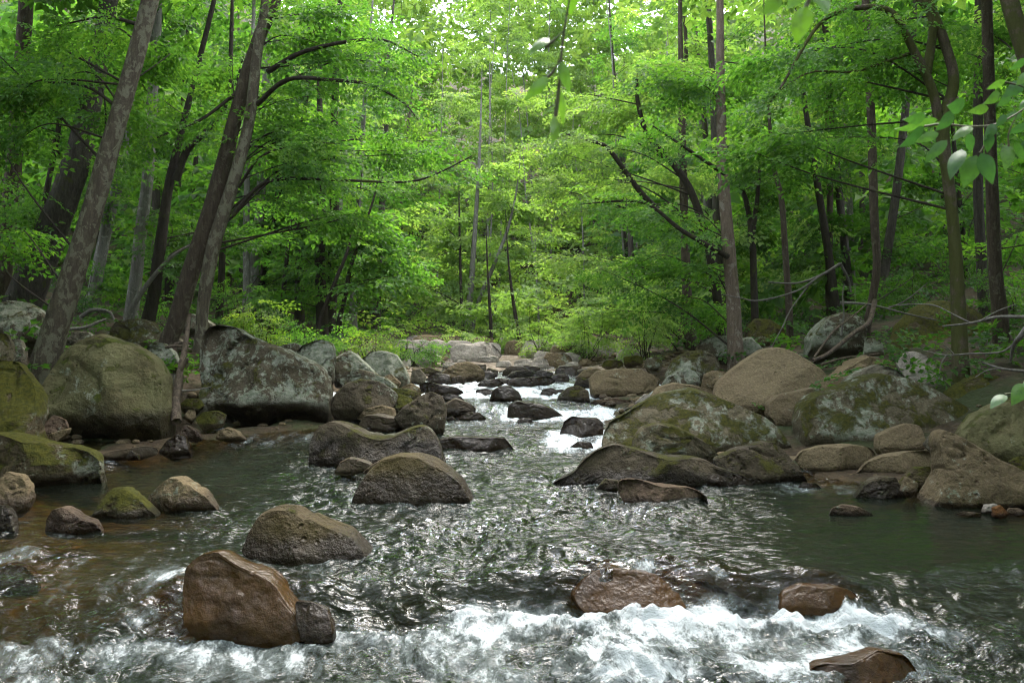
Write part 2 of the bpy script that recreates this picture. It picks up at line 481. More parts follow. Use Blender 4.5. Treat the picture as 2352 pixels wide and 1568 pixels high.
def rock(label, poly, d, mat='tan', wet=0.09, depth=1.0, facets=3, rough=0.05, shear=0.30, under=0.34, crease=1.0, ext=0.25, sub=None, seed=0, name='boulder', cat='boulder', group=None, view=None, water=None):
    """a boulder whose front outline is poly (survey-picture pixels), its foot standing d metres upstream"""
    if mat in ('smooth', 'brown', 'wetbrown'):
        crease, rough = 0.25, rough * 0.65
    if view:
        x0, sx, y0, sy = ZT[view]
        poly = [(x0 + x * sx, y0 + y * sy) for x, y in poly]
    poly = np.array(poly, float)
    wpx = np.ptp(poly[:, 0]); hpx = np.ptp(poly[:, 1])
    D = 0.5 * depth * (0.45 * min(wpx, 2.2 * hpx) + 0.55 * hpx) * d / FPX
    dc = d + 0.55 * D
    s = dc / FPX
    U = np.stack([(poly[:, 0] - HX) * s, CAMZ - (poly[:, 1] - HY) * s], 1)
    vc = U[:, 1].mean(); lo = U[:, 1].min()
    low = U[:, 1] < vc - 0.15 * (vc - lo)
    U[low, 1] = vc + (U[low, 1] - vc) * (1 + (ext if wet > 0 else ext + 0.2))
    if sub is None:
        area = wpx * hpx
        sub = 5 if area > 34000 else (4 if area > 2200 else 3)
    V, F = ICO[sub]
    c, th, R = polar_outline(U)
    t = np.arctan2(V[:, 2], V[:, 0]); rho = np.sqrt(V[:, 0] ** 2 + V[:, 2] ** 2)
    Rt = np.interp(t, np.concatenate([th, [math.pi]]), np.concatenate([R, R[:1]]))
    g = np.minimum(rho, 1) ** 0.86
    u = Rt * g * np.cos(t); v = Rt * g * np.sin(t)
    ny = V[:, 1]
    w = D * np.sign(ny) * np.abs(ny) ** 0.8
    rs = np.random.RandomState(seed * 131 + 17)
    size = math.sqrt(np.ptp(u) * np.ptp(v))
    # broken faces: planes that slice the front
    for k in range(facets + (0 if mat == 'brown' else 2)):
        a, b = rs.uniform(-0.55, 0.55), rs.uniform(-0.15, 0.7)
        cc = D * rs.uniform(0.42, 0.82)
        lim = -(cc + a * u * 0.8 - b * v * 0.8)
        w = np.where(w < 0, np.maximum(w, np.minimum(lim, 0.25 * D)), w)
    vn = v / max(np.ptp(v) * 0.5, 1e-4)
    lean = shear * np.maximum(v, -0.15 * np.ptp(v)) + under * np.ptp(v) * np.maximum(-vn - 0.12, 0) ** 1.3 * sstep(0.3, -0.8, ny)
    P = np.stack([u, w + lean, v], 1)
    wp = P + np.array([c[0], dc, c[1]])
    nrm = np.stack([V[:, 0] * 0.9, V[:, 1], V[:, 2] * 0.9], 1)
    k = 1.0 / max(size, 0.12)
    lay = wp * np.array([1.0, 1.0, 2.3]) * (2.6 * k)
    disp = 1.35 * rough * size * (1.1 * fbm(wp * (1.9 * k) + seed, 4) - 1.1 * crease * min(1.0, 0.8 / size) * np.exp(-(np.abs(pnoise(lay + 31 + seed)) / 0.06)) * sstep(-0.1, 0.25, pnoise(wp * 1.7 * k + 5 * seed)) + 0.32 * fbm(wp * (7.0 * k) + 3 * seed, 3))
    P = P + nrm * disp[:, None] * np.where(rho[:, None] > 0.93, 0.45, 1.0)
    cen = np.array([c[0], dc, c[1]])
    wp = P + cen
    # object origin at the rock's foot
    foot = np.array([cen[0], cen[1], wp[:, 2].min()])
    me = mesh_from(name, wp - foot, F[:, ::-1] if False else F)
    wl = water_level(wp[:, 0], wp[:, 1]) if water is None else np.full(len(wp), water)
    h = wp[:, 2] - wl
    fattr(me, "wet", np.clip(1.0 - (h - wet * 0.6) / (wet * 0.8 + 1e-4) * 0.5, 0, 1) if wet > 0 else np.zeros(len(wp)))
    o = link(name, me, M[mat], loc=tuple(foot))
    tag(o, label, cat, group)
    if wet > 0:
        near = np.abs(h) < 0.06 + 0.02 * size
        if near.sum() > 4:
            q = wp[near]
            ROCKS_IN_WATER.append((q[:, 0].mean(), q[:, 1].mean(), max(np.ptp(q[:, 0]) / 2, 0.04), max(np.ptp(q[:, 1]) / 2, 0.04), q[::2]))
    return o


def blob(x0, y0, x1, y1, seed):
    rs = np.random.RandomState(seed + 900)
    n = 11; out = []
    for k in range(n):
        a = 2 * math.pi * k / n + rs.uniform(-0.2, 0.2)
        r = rs.uniform(0.84, 1.08)
        sx = np.sign(math.cos(a)) * abs(math.cos(a)) ** 0.75; sy = np.sign(math.sin(a)) * abs(math.sin(a)) ** 0.75
        out.append(((x0 + x1) / 2 + (x1 - x0) / 2 * r * sx, (y0 + y1) / 2 - (y1 - y0) / 2 * r * sy))
    return out


BIG = [
 # label, view, outline, foot distance, material, options
 ("huge olive rounded boulder beside the leaning pale trunk", '4', [(255,740),(300,560),(400,380),(560,300),(640,325),(800,380),(950,460),(1040,580),(1090,780),(1095,900),(1060,990),(950,1020),(700,1040),(500,1020),(380,930),(280,840)], 11.5, 'olive', dict(facets=4, rough=0.045, wet=0.30, under=0.5)),
 ("huge lichen-crusted boulder with a humped top beside the upright rotten log", '4', [(1215,300),(1230,265),(1330,250),(1440,270),(1520,320),(1620,360),(1760,400),(1900,450),(2010,510),(2070,570),(2110,680),(2110,800),(2080,900),(2040,940),(1900,955),(1700,955),(1560,920),(1450,850),(1330,780),(1260,660),(1225,500)], 12.5, 'lichen', dict(facets=4, rough=0.075, shear=0.5, under=0.7, wet=0.28)),
 ("moss-streaked sloping slab at the left edge above the mossy boulder", '4', [(-160,480),(0,490),(80,560),(170,640),(240,730),(275,800),(262,860),(310,980),(150,990),(-160,980)], 10.2, 'moss', dict(shear=0.5, wet=0)),
 ("lichened round rock above the sloping slab at the left edge", '4', [(-90,300),(0,295),(50,360),(62,450),(30,540),(-90,600)], 11.5, 'mosslichen', dict(wet=0)),
 ("wide lichen boulder at the left edge under the dark furrowed trunk", '4', [(-160,120),(0,85),(120,100),(210,150),(280,210),(300,280),(250,360),(150,420),(40,400),(-160,380)], 14.2, 'lichen', dict(wet=0, shear=0.5)),
 ("small grey rock tucked left of the leaning pale trunk", '4', [(30,380),(50,335),(110,340),(160,420),(162,490),(110,520),(50,500)], 13.2, 'grey', dict(wet=0)),
 ("pale sliver of rock under the small grey rock by the pale trunk", '4', [(20,520),(90,505),(170,560),(175,620),(60,620)], 12.4, 'lichen', dict(wet=0)),
 ("long boulder with a moss cap lying in the water at the left edge", '4', [(-120,950),(0,942),(120,968),(300,1000),(450,1030),(560,1060),(620,1100),(640,1180),(665,1270),(650,1290),(300,1292),(-120,1275)], 9.0, 'moss', dict(facets=4, wet=0.08)),
 ("tan rock at the left edge in front of the moss-capped boulder", '4', [(-90,1205),(20,1190),(110,1210),(180,1270),(205,1350),(190,1390),(140,1440),(-90,1460)], 8.0, 'tan', dict(wet=0.1)),
 ("dark rock half out of frame at the left edge below the tan rock", '4', [(-100,1400),(20,1400),(70,1450),(105,1540),(100,1580),(-100,1595)], 7.2, 'dark', dict(wet=0.2)),
 ("low green mossy wedge of rock in the left shallows", '4', [(590,1470),(640,1370),(700,1292),(780,1285),(870,1340),(1030,1450),(860,1482),(700,1475)], 7.75, 'moss', dict(facets=3, wet=0.05)),
 ("cracked brown peaked rock right of the green mossy wedge", '4', [(930,1340),(990,1280),(1060,1225),(1130,1220),(1230,1260),(1330,1330),(1400,1400),(1395,1432),(1300,1447),(1100,1425),(960,1395)], 7.95, 'tan', dict(facets=5, rough=0.07, wet=0.1)),
 ("mauve wet rock standing alone in the left shallows", '4', [(300,1480),(330,1420),(390,1408),(470,1440),(540,1480),(620,1505),(660,1560),(640,1578),(480,1582),(310,1562)], 7.2, 'pink', dict(facets=5, wet=0.12)),
 ("black wet stone at the right foot of the olive boulder", '4', [(1010,1050),(1060,980),(1120,942),(1170,960),(1220,1050),(1225,1075),(1100,1082)], 10.6, 'wetdark', dict(wet=0.6)),
 ("flat wet stone under the front of the olive boulder", '4', [(620,1080),(700,1050),(820,1030),(920,1015),(1000,1030),(1005,1070),(900,1095),(700,1098)], 10.4, 'wetdark', dict(wet=0.06)),
 ("small shiny stone in front of the flat wet stone", '4', [(810,1085),(830,1042),(880,1068),(897,1100),(820,1104)], 10.2, 'wetdark', dict(wet=0.4)),
 ("tilted mauve wet slab on the gravel between the two huge boulders", '4', [(1150,910),(1180,880),(1270,920),(1297,970),(1250,985),(1170,965)], 11.4, 'pink', dict(wet=0.25)),
 ("brown stone at the water edge below the lichen-crusted boulder", '4', [(1380,962),(1390,920),(1440,898),(1510,920),(1582,972),(1480,988)], 11.4, 'tan', dict(wet=0.1)),
 ("small green-topped stone right of the upright rotten log", '4', [(1150,745),(1180,715),(1260,715),(1305,760),(1260,798),(1170,795)], 12.6, 'moss', dict(wet=0)),
 ("egg-shaped tan stone right of the upright rotten log", '4', [(1172,830),(1195,785),(1235,785),(1252,830),(1220,860)], 12.3, 'tan', dict(wet=0)),
 ("dark mossy stone in the hollow under the lichen-crusted boulder", '4', [(1250,840),(1290,800),(1380,790),(1440,820),(1425,880),(1300,895)], 12.1, 'moss', dict(wet=0)),
 ("reddish stone wedged left of the olive boulder's foot", '4', [(265,900),(320,822),(400,850),(422,900),(380,965),(300,965)], 10.9, 'pink', dict(wet=0)),
 ("pale sliver of stone left of the olive boulder's foot", '4', [(240,1000),(330,930),(440,900),(430,940),(340,1000)], 10.7, 'tan', dict(wet=0)),
 ("lichened block behind the log, between the two huge boulders", '4', [(895,410),(960,350),(1030,360),(1110,420),(1147,480),(1135,535),(1040,550),(950,510)], 14.2, 'lichen', dict(wet=0)),
 ("flat grey rock at the foot of the twin trunks", '4', [(975,350),(1060,320),(1150,335),(1205,375),(1110,420),(1000,400)], 15.0, 'grey', dict(wet=0)),
 ("broad greenish rock pile top behind the olive boulder", '4', [(640,340),(720,225),(850,200),(950,230),(1045,300),(1010,380),(850,420),(690,400)], 16.5, 'mosslichen', dict(wet=0, rough=0.09)),
 ("low grey rock by the forked stick behind the olive boulder", '4', [(415,345),(480,285),(560,290),(610,320),(530,380),(430,380)], 14.6, 'grey', dict(wet=0)),
 ("grey rock behind the dark slim trunk left of the lichen boulder", '4', [(1150,260),(1210,170),(1300,200),(1370,245),(1340,300),(1200,300)], 16.5, 'grey', dict(wet=0)),
 ("pale grey rock seen just left of the upright log", '4', [(1030,600),(1060,555),(1150,555),(1150,720),(1060,760)], 13.6, 'grey', dict(wet=0)),
 ("rim of pale rock over the olive boulder's shoulder", '4', [(720,390),(800,350),(885,370),(895,430),(800,430)], 14.0, 'lichen', dict(wet=0)),
 ("tall lichen rock directly right of the lichen-crusted boulder", '4', [(1880,420),(1920,370),(2030,335),(2110,360),(2137,430),(2132,560),(2095,620),(2000,600)], 13.6, 'lichen', dict(wet=0)),
 ("flat pale rock behind the hump of the lichen-crusted boulder", '4', [(1750,400),(1800,372),(1870,358),(1930,375),(1920,450),(1800,450)], 14.4, 'lichen', dict(wet=0)),

 ("long dark saddle-backed boulder in the middle of the stream", '5', [(20,820),(70,725),(170,690),(260,720),(380,768),(500,797),(620,790),(700,730),(780,720),(850,760),(900,850),(940,940),(935,985),(820,990),(650,1000),(520,1000),(400,1000),(280,1000),(200,1015),(100,1008),(25,988)], 10.1, 'dark', dict(facets=3, rough=0.04, wet=0.2, depth=1.2)),
 ("big smooth brown dome-shaped boulder in the middle of the pool", '5', [(300,1215),(340,1130),(410,1030),(500,950),(620,915),(760,920),(860,950),(960,1010),(1050,1080),(1110,1160),(1157,1250),(1080,1264),(920,1268),(780,1272),(600,1252),(450,1242)], 8.2, 'brown', dict(facets=2, rough=0.035, wet=0.2, depth=1.05, under=0.2)),
 ("small smooth stone in front of the saddle-backed boulder", '5', [(180,1032),(220,962),(290,932),(370,945),(440,975),(430,1020),(280,1042)], 9.35, 'wetdark', dict(wet=0.03, facets=1)),
 ("low stone joining the dome-shaped boulder's left back", '5', [(365,1030),(430,985),(520,930),(600,940),(580,1010),(450,1035)], 9.1, 'wetdark', dict(wet=0.03, facets=1)),
 ("flat-topped dark stone behind the saddle-backed boulder", '5', [(340,725),(380,650),(470,640),(580,655),(660,690),(697,740),(640,790),(500,795),(400,790)], 12.2, 'wetdark', dict(wet=0.04, facets=2)),
 ("dark angular boulder with a ridged top behind the saddle-backed one", '5', [(588,660),(650,590),(740,530),(830,490),(900,520),(935,580),(942,640),(932,730),(890,795),(820,800),(700,780),(650,720)], 12.0, 'dark', dict(facets=5, wet=0.06)),
 ("smooth dark boulder right of the lichen-crusted one", '5', [(160,600),(185,500),(260,430),(360,405),(470,420),(560,470),(612,510),(600,570),(500,640),(380,660),(300,670),(200,670)], 13.0, 'dark', dict(facets=2, rough=0.03, wet=0.05)),
 ("mossy flat rock behind the angular ridged boulder", '5', [(475,565),(530,520),(620,505),(700,530),(730,570),(640,620),(540,620)], 13.2, 'moss', dict(wet=0)),
 ("rounded tan stone left of the angular ridged boulder", '5', [(325,665),(390,605),(500,580),(590,600),(610,655),(480,680)], 12.7, 'tan', dict(wet=0.05)),
 ("pale lichened rock above the smooth dark boulder", '5', [(200,405),(250,350),(340,335),(440,360),(540,400),(612,440),(622,490),(480,490),(300,480)], 14.6, 'lichen', dict(wet=0)),
 ("pale speckled slope of rock under the bushes right of the lichen boulder", '5', [(175,260),(270,205),(320,230),(400,310),(490,365),(470,430),(330,420),(190,420)], 15.2, 'lichen', dict(wet=0)),
 ("dark lichen-spotted boulder above the left of the cascades", '5', [(350,280),(420,220),(520,215),(600,240),(650,300),(690,370),(702,440),(640,460),(540,440),(430,400)], 16.0, 'lichen', dict(wet=0.05)),
 ("pale upright stone right of the lichen-spotted boulder", '5', [(695,400),(705,345),(760,335),(803,380),(792,435),(730,445)], 17.0, 'grey', dict(wet=0.05)),
 ("small tan block below the lichen-spotted boulder", '5', [(485,400),(560,365),(635,430),(600,470),(520,460)], 15.2, 'tan', dict(wet=0)),
 ("pale low stone at the upper left water edge", '5', [(605,470),(700,430),(760,460),(795,495),(680,505)], 15.4, 'tan', dict(wet=0.03)),
 ("moss-striped slab above the flat mossy rock", '5', [(550,460),(680,470),(775,505),(710,545),(600,520)], 14.2, 'moss', dict(wet=0)),
 ("black wet slab at the lip of the upper cascade", '5', [(750,445),(800,420),(900,440),(1010,460),(1065,490),(1000,508),(850,505),(770,485)], 15.2, 'wetdark', dict(wet=1)),
 ("thin wet stone under the black slab of the cascade", '5', [(880,530),(960,502),(1040,520),(1065,545),(930,545)], 14.6, 'wetdark', dict(wet=1)),
 ("dark rounded boulder left of the small waterfall", '5', [(925,570),(1000,530),(1080,560),(1140,600),(1132,640),(1000,660),(930,650)], 13.6, 'wetdark', dict(wet=0.1)),
 ("flat dark stone at the foot of the small waterfall", '5', [(995,665),(1090,625),(1170,630),(1218,672),(1150,684),(1030,680)], 13.2, 'wetdark', dict(wet=0.1)),
 ("tiny stone left of the flat dark waterfall stone", '5', [(935,668),(980,652),(1015,682),(950,686)], 13.1, 'wetdark', dict(wet=0.1)),
 ("low brown oblong block washed by white water in mid stream", '5', [(880,812),(1000,785),(1200,795),(1330,800),(1380,850),(1412,907),(1200,910),(950,905),(880,890)], 11.15, 'wetdark', dict(wet=1, facets=2, depth=1.2)),
 ("shiny striped boulder alone in the upper cascade", '5', [(1228,545),(1250,480),(1300,450),(1370,450),(1430,490),(1457,548),(1380,564),(1250,560)], 14.6, 'wetdark', dict(wet=0.5)),
 ("double-humped glossy boulder at the waterfall", '5', [(1348,655),(1360,580),(1420,545),(1475,556),(1500,552),(1560,560),(1640,590),(1710,630),(1772,668),(1600,672),(1450,668)], 13.5, 'wetdark', dict(wet=0.8)),
 ("small black stone right of the striped cascade boulder", '5', [(1572,505),(1590,470),(1650,460),(1713,485),(1702,522),(1620,534)], 15.6, 'wetdark', dict(wet=0.3)),
 ("rounded tan-grey boulder at the right end of the upper cascade", '5', [(1672,565),(1700,510),(1760,460),(1830,445),(1900,480),(1915,565),(1850,576),(1720,576)], 14.6, 'dark', dict(wet=0.06)),
 ("glossy dark boulder left of the moss-streaked sloping slab", '5', [(1685,805),(1740,690),(1790,660),(1880,665),(1960,670),(2003,700),(1995,790),(1960,815),(1850,825),(1730,828)], 11.9, 'wetdark', dict(wet=0.5, facets=4)),
 ("low wet stone in the white water below the glossy dark boulder", '5', [(1765,865),(1830,825),(1920,830),(1935,870),(1820,888)], 11.2, 'wetdark', dict(wet=1)),
 ("long olive-grey boulder with a flat top on the upper right bank", '5', [(1908,470),(1903,400),(1960,350),(2100,335),(2250,335),(2352,380),(2390,430),(2330,475),(2230,520),(2150,545),(2000,560),(1930,540)], 15.2, 'tan', dict(wet=0.04, rough=0.03)),
 ("flat pinkish slab at the water edge under the long olive-grey boulder", '5', [(1885,575),(1950,545),(2080,530),(2200,550),(2170,585),(2000,592)], 14.2, 'pink', dict(wet=0.04)),
 ("small dark stone at the left end of the long olive-grey boulder", '5', [(1795,445),(1830,390),(1900,400),(1912,452)], 16.4, 'dark', dict(wet=0.1)),
 ("low brown rock behind the long olive-grey boulder", '5', [(1795,400),(1870,340),(1960,330),(2000,345),(1930,400),(1880,410)], 18.0, 'tan', dict(wet=0.05)),
 ("grey flat-topped rock in the head of the cascade", '5', [(1325,405),(1380,350),(1480,340),(1560,360),(1605,390),(1480,402)], 18.4, 'dark', dict(wet=0.1)),
 ("black wet ledge with water spilling round it at the head of the cascade", '5', [(1335,435),(1380,395),(1500,390),(1640,385),(1683,420),(1600,450),(1450,450)], 16.8, 'wetdark', dict(wet=1)),
 ("broad grey wedge of rock left of the cascade head", '5', [(855,415),(920,350),(1000,300),(1080,285),(1150,310),(1202,360),(1192,410),(1150,440),(1050,440),(950,445)], 17.4, 'tan', dict(wet=0.08, facets=4)),
 ("small dark ball-shaped stone under the broad grey wedge", '5', [(957,435),(980,390),(1030,378),(1072,400),(1062,435),(1000,448)], 16.9, 'wetdark', dict(wet=0.1)),
 ("dark slanting slab left of the broad grey wedge", '5', [(745,338),(820,320),(912,350),(890,385),(800,372)], 19.0, 'dark', dict(wet=0)),
 ("little brown stone between the pale upright stone and the grey wedge", '5', [(795,410),(830,370),(872,390),(855,420)], 17.6, 'tan', dict(wet=0.06)),
 ("glistening low wet rock in the fast water at the cascade head", '5', [(1140,446),(1180,410),(1280,400),(1333,425),(1300,452)], 16.4, 'wetdark', dict(wet=1)),
 ("dark stone right of the broad grey wedge", '5', [(1195,370),(1220,325),(1292,345),(1285,390)], 18.6, 'dark', dict(wet=0.1)),

 ("large smooth tan boulder with a peaked top on the right bank", '6', [(462,595),(500,540),(600,460),(720,390),(820,335),(920,325),(1000,350),(1080,400),(1150,460),(1167,520),(1142,590),(1040,640),(920,720),(800,740),(680,700),(560,650)], 12.6, 'smooth', dict(facets=4, rough=0.03, shear=0.6, wet=0)),
 ("largest right-bank boulder, mossy and lichen-dusted on top", '6', [(970,900),(975,750),(1010,670),(1100,610),(1250,580),(1400,520),(1560,490),(1700,510),(1820,560),(1950,640),(2040,700),(2057,760),(2000,820),(1900,870),(1750,930),(1500,950),(1150,960),(990,955)], 11.0, 'mosslichen', dict(facets=4, rough=0.04, shear=0.45, under=0.45, wet=0.05)),
 ("broad sloping boulder with moss streaks at the right of the cascade pool", '6', [(-205,900),(-160,780),(0,700),(120,640),(250,595),(380,580),(480,610),(560,650),(700,700),(800,745),(870,810),(942,900),(945,940),(700,980),(500,1000),(300,1000),(100,1000),(-100,1000),(-205,960)], 10.9, 'mosslichen', dict(facets=5, rough=0.05, shear=0.7, under=0.5, wet=0.06)),
 ("moss-blotched hump in front of the moss-streaked sloping boulder", '6', [(-30,950),(0,860),(50,800),(130,775),(240,790),(330,830),(430,890),(525,965),(480,1010),(300,1020),(100,1010)], 10.2, 'mosslichen', dict(facets=2, wet=0.02)),
 ("long dark brown reef of rock tapering left into the pool", '6', [(-590,1142),(-500,1112),(-380,1092),(-310,1000),(-220,940),(-120,910),(0,935),(200,980),(350,985),(440,1000),(530,1060),(620,1070),(700,1110),(772,1178),(600,1185),(300,1178),(0,1172),(-200,1176),(-350,1160)], 8.9, 'dark', dict(facets=4, rough=0.035, wet=0.12, depth=1.2)),
 ("dark grey pointed boulder right of the long brown reef", '6', [(465,1000),(600,940),(760,900),(860,900),(920,950),(980,1030),(1042,1112),(990,1165),(850,1160),(700,1150),(560,1100)], 9.2, 'dark', dict(facets=5, wet=0.05)),
 ("low mauve flat rock in the water before the long brown reef", '6', [(-105,1190),(-90,1122),(0,1115),(150,1150),(350,1170),(430,1210),(447,1258),(300,1274),(-50,1268)], 8.2, 'pink', dict(facets=3, wet=0.05)),
 ("small dark stone left of the low mauve flat rock", '6', [(-238,1165),(-180,1110),(-95,1120),(-105,1185)], 8.5, 'dark', dict(wet=0.1)),
 ("smooth oval brown stone at the water edge under the largest boulder", '6', [(968,1000),(1010,950),(1130,915),(1300,905),(1430,925),(1467,970),(1420,1030),(1300,1074),(1130,1084),(1030,1055)], 9.7, 'smooth', dict(facets=2, rough=0.025, wet=0.04)),
 ("small rounded boulder resting against the largest right-bank boulder", '6', [(1448,905),(1470,850),(1560,810),(1660,780),(1730,790),(1753,890),(1700,932),(1550,948),(1470,938)], 10.2, 'smooth', dict(facets=2, rough=0.025, wet=0)),
 ("low brown whaleback rock right of the oval stone", '6', [(1318,1090),(1400,1020),(1500,975),(1650,950),(1800,945),(1865,970),(1860,1040),(1750,1100),(1600,1105),(1450,1105)], 9.4, 'smooth', dict(facets=3, wet=0.05)),
 ("small grey stone wedged behind the angular right-hand boulder", '6', [(1745,905),(1790,855),(1860,840),(1895,880),(1890,960),(1790,940)], 10.0, 'grey', dict(wet=0)),
 ("big angular boulder with a pointed horn standing in the right shallows", '6', [(1698,1275),(1770,1200),(1850,1090),(1872,990),(1875,880),(1918,825),(2000,860),(2100,920),(2200,990),(2300,1040),(2420,1100),(2450,1290),(2100,1300),(1850,1304),(1760,1300)], 8.1, 'tan', dict(facets=6, rough=0.05, wet=0.03, shear=0.4)),
 ("pale green-stained slab behind the horned boulder at the right edge", '6', [(1978,850),(2100,740),(2200,690),(2352,640),(2500,620),(2500,1020),(2260,1020),(2130,960)], 9.3, 'olive', dict(facets=3, wet=0, shear=0.6)),
 ("mossy lump at the right edge on the horned boulder's shoulder", '6', [(2275,1010),(2352,980),(2450,1000),(2450,1150),(2330,1120)], 8.6, 'moss', dict(wet=0)),
 ("bright moss-topped boulder under the crooked mossy tree", '6', [(1885,610),(2000,540),(2150,480),(2260,500),(2320,570),(2300,690),(2150,740),(2060,760),(2000,700)], 11.8, 'moss', dict(wet=0, shear=0.6)),
 ("upright pinkish block behind the largest right-bank boulder", '6', [(1595,420),(1660,350),(1720,340),(1790,370),(1840,470),(1855,570),(1760,580),(1640,540)], 12.8, 'pale', dict(wet=0, facets=5)),
 ("rough dark rock behind the peaked tan boulder", '6', [(1143,570),(1160,500),(1260,440),(1350,390),(1430,365),(1510,385),(1600,410),(1645,450),(1560,540),(1400,580),(1230,590)], 13.2, 'tan', dict(wet=0, rough=0.09)),
 ("pale lichened slab between the rough dark rock and the largest boulder", '6', [(1198,590),(1280,510),(1380,450),(1480,420),(1560,435),(1645,490),(1600,560),(1400,600)], 12.4, 'grey', dict(wet=0, facets=2)),
 ("narrow curved boulder squeezed between the peaked and the largest boulders", '6', [(795,715),(810,660),(880,610),(1000,580),(1080,560),(1152,575),(1140,640),(1040,700),(1000,850),(950,870),(870,800)], 11.9, 'tan', dict(wet=0, facets=2)),
 ("grey-green boulder beyond the fallen branches on the right bank", '6', [(1018,340),(1040,260),(1100,190),(1180,130),(1280,100),(1370,130),(1397,200),(1380,300),(1240,360),(1080,380)], 16.5, 'lichen', dict(wet=0)),
 ("massive moss-green boulder behind the crooked mossy tree", '6', [(1490,400),(1530,300),(1650,180),(1780,70),(1900,35),(2050,50),(2130,110),(2165,220),(2150,420),(1800,440)], 16.0, 'moss', dict(wet=0, facets=2, shear=0.6)),
 ("small round greenish rock among the fallen branches", '6', [(1375,360),(1400,280),(1440,260),(1495,290),(1500,360)], 14.8, 'mosslichen', dict(wet=0)),
 ("white-flecked mossy rock at the foot of the pinkish trunk", '6', [(185,480),(240,390),(320,345),(420,335),(500,370),(522,430),(490,500),(400,560),(300,540),(210,520)], 15.4, 'mosslichen', dict(wet=0)),
 ("pale lichen stone in front of the white-flecked mossy rock", '6', [(145,545),(200,490),(300,440),(370,460),(393,500),(380,560),(250,570)], 14.6, 'lichen', dict(wet=0)),
 ("grey rock partly behind the pinkish trunk", '6', [(365,345),(400,280),(500,245),(560,245),(620,280),(700,250),(790,330),(700,400),(450,400)], 17.4, 'lichen', dict(wet=0)),
 ("flat pale stone left of the peaked tan boulder", '6', [(85,610),(130,560),(240,530),(350,545),(472,575),(480,620),(300,640),(150,640)], 13.2, 'smooth', dict(wet=0, facets=1)),
 ("little white stone left of the flat pale stone", '6', [(-10,650),(60,600),(140,605),(185,632),(100,665)], 13.3, 'pale', dict(wet=0)),
 ("narrow whitish slab behind the moss-streaked sloping boulder", '6', [(-80,690),(20,660),(110,642),(210,652),(150,690),(0,710)], 12.6, 'pale', dict(wet=0)),
 ("brown stone at the root of the pinkish trunk", '6', [(400,545),(420,480),(480,460),(595,465),(560,560),(470,590)], 14.4, 'tan', dict(wet=0)),
 ("mossy wet rock touching the horned boulder's left foot", '6', [(1308,1230),(1380,1150),(1480,1100),(1590,1105),(1610,1160),(1645,1225),(1500,1252),(1350,1240)], 8.5, 'dark', dict(wet=0.1, facets=4)),
 ("mossy brown stone behind the horned boulder's left foot", '6', [(1585,1150),(1700,1050),(1800,1040),(1830,1110),(1720,1180),(1640,1190)], 8.8, 'moss', dict(wet=0)),
 ("small brown pebble-shaped stone left of the horned boulder", '6', [(1605,1180),(1650,1100),(1705,1130),(1697,1205),(1640,1222)], 8.35, 'tan', dict(wet=0.08)),
 ("low mauve stone alone in the right shallows", '6', [(1168,1332),(1200,1290),(1260,1270),(1350,1280),(1420,1310),(1455,1332),(1300,1342)], 7.8, 'pink', dict(wet=0.03, facets=2)),
 ("rusty orange stone at the right water edge", '6', [(2158,1333),(2170,1285),(2222,1272),(2262,1320),(2242,1344)], 7.7, 'rust', dict(wet=0.04)),
 ("flat pinkish stone touching the rusty orange stone", '6', [(2095,1310),(2120,1270),(2190,1262),(2222,1290),(2160,1318)], 7.85, 'pale', dict(wet=0.03)),
 ("grey pebble at the right edge beside the rusty stone", '6', [(2240,1318),(2270,1288),(2330,1290),(2400,1320),(2300,1334)], 7.8, 'pink', dict(wet=0.03)),
 ("barely emerging flat stone before the horned boulder", '6', [(1925,1328),(1990,1308),(2100,1318),(2090,1336),(1990,1338)], 7.75, 'tan', dict(wet=0.2)),
 ("washed-over stone right of the dark grey pointed boulder", '6', [(975,1172),(1020,1132),(1100,1140),(1135,1170)], 8.95, 'wetdark', dict(wet=0.3)),
 ("dark mossy mound in the woods behind the peaked boulder", '6', [(650,300),(680,200),(740,145),(820,150),(900,200),(910,300),(800,330)], 19.5, 'moss', dict(wet=0)),

 ("tan boulder with a smooth dented top in the near left pool", '7', [(1120,252),(1150,180),(1190,110),(1260,80),(1340,85),(1400,122),(1430,118),(1500,150),(1620,190),(1700,250),(1742,292),(1720,312),(1660,330),(1540,308),(1400,302),(1250,284)], 6.4, 'brown', dict(facets=2, rough=0.03, wet=0.13, depth=1.15, under=0.15)),
 ("glossy orange-brown angular rock at the lip of the near rapid", '7', [(838,355),(900,312),(970,298),(1040,330),(1120,360),(1220,400),(1280,440),(1330,500),(1390,540),(1435,595),(1425,650),(1360,675),(1220,685),(1080,660),(960,620),(880,560),(848,470)], 5.36, 'wetbrown', dict(facets=3, rough=0.07, wet=3, depth=1.0, under=0.0)),
 ("dark wet spur right of the glossy orange-brown rock", '7', [(1345,515),(1430,520),(1500,550),(1540,620),(1545,660),(1440,680),(1390,660)], 5.34, 'wetdark', dict(wet=3, under=0.0)),
 ("rust-brown slab washed by water left of the glossy rock", '7', [(430,655),(560,585),(700,515),(800,480),(868,455),(885,600),(840,640),(600,660)], 5.6, 'wetbrown', dict(facets=2, wet=3, shear=0.8)),
 ("mossy brown ledge rock under a sheet of falling water", '8', [(255,480),(330,405),(420,362),(560,372),(750,402),(900,432),(1030,482),(1152,525),(1140,560),(900,560),(500,540),(330,530)], 5.86, 'wetbrown', dict(facets=0, wet=3, shear=0.9, under=0.0)),
 ("orange stone behind thin falling water at the near ledge", '8', [(1215,530),(1240,470),(1340,436),(1500,444),(1590,472),(1600,520),(1400,540)], 5.79, 'wetbrown', dict(facets=0, wet=3, shear=0.9, under=0.0)),
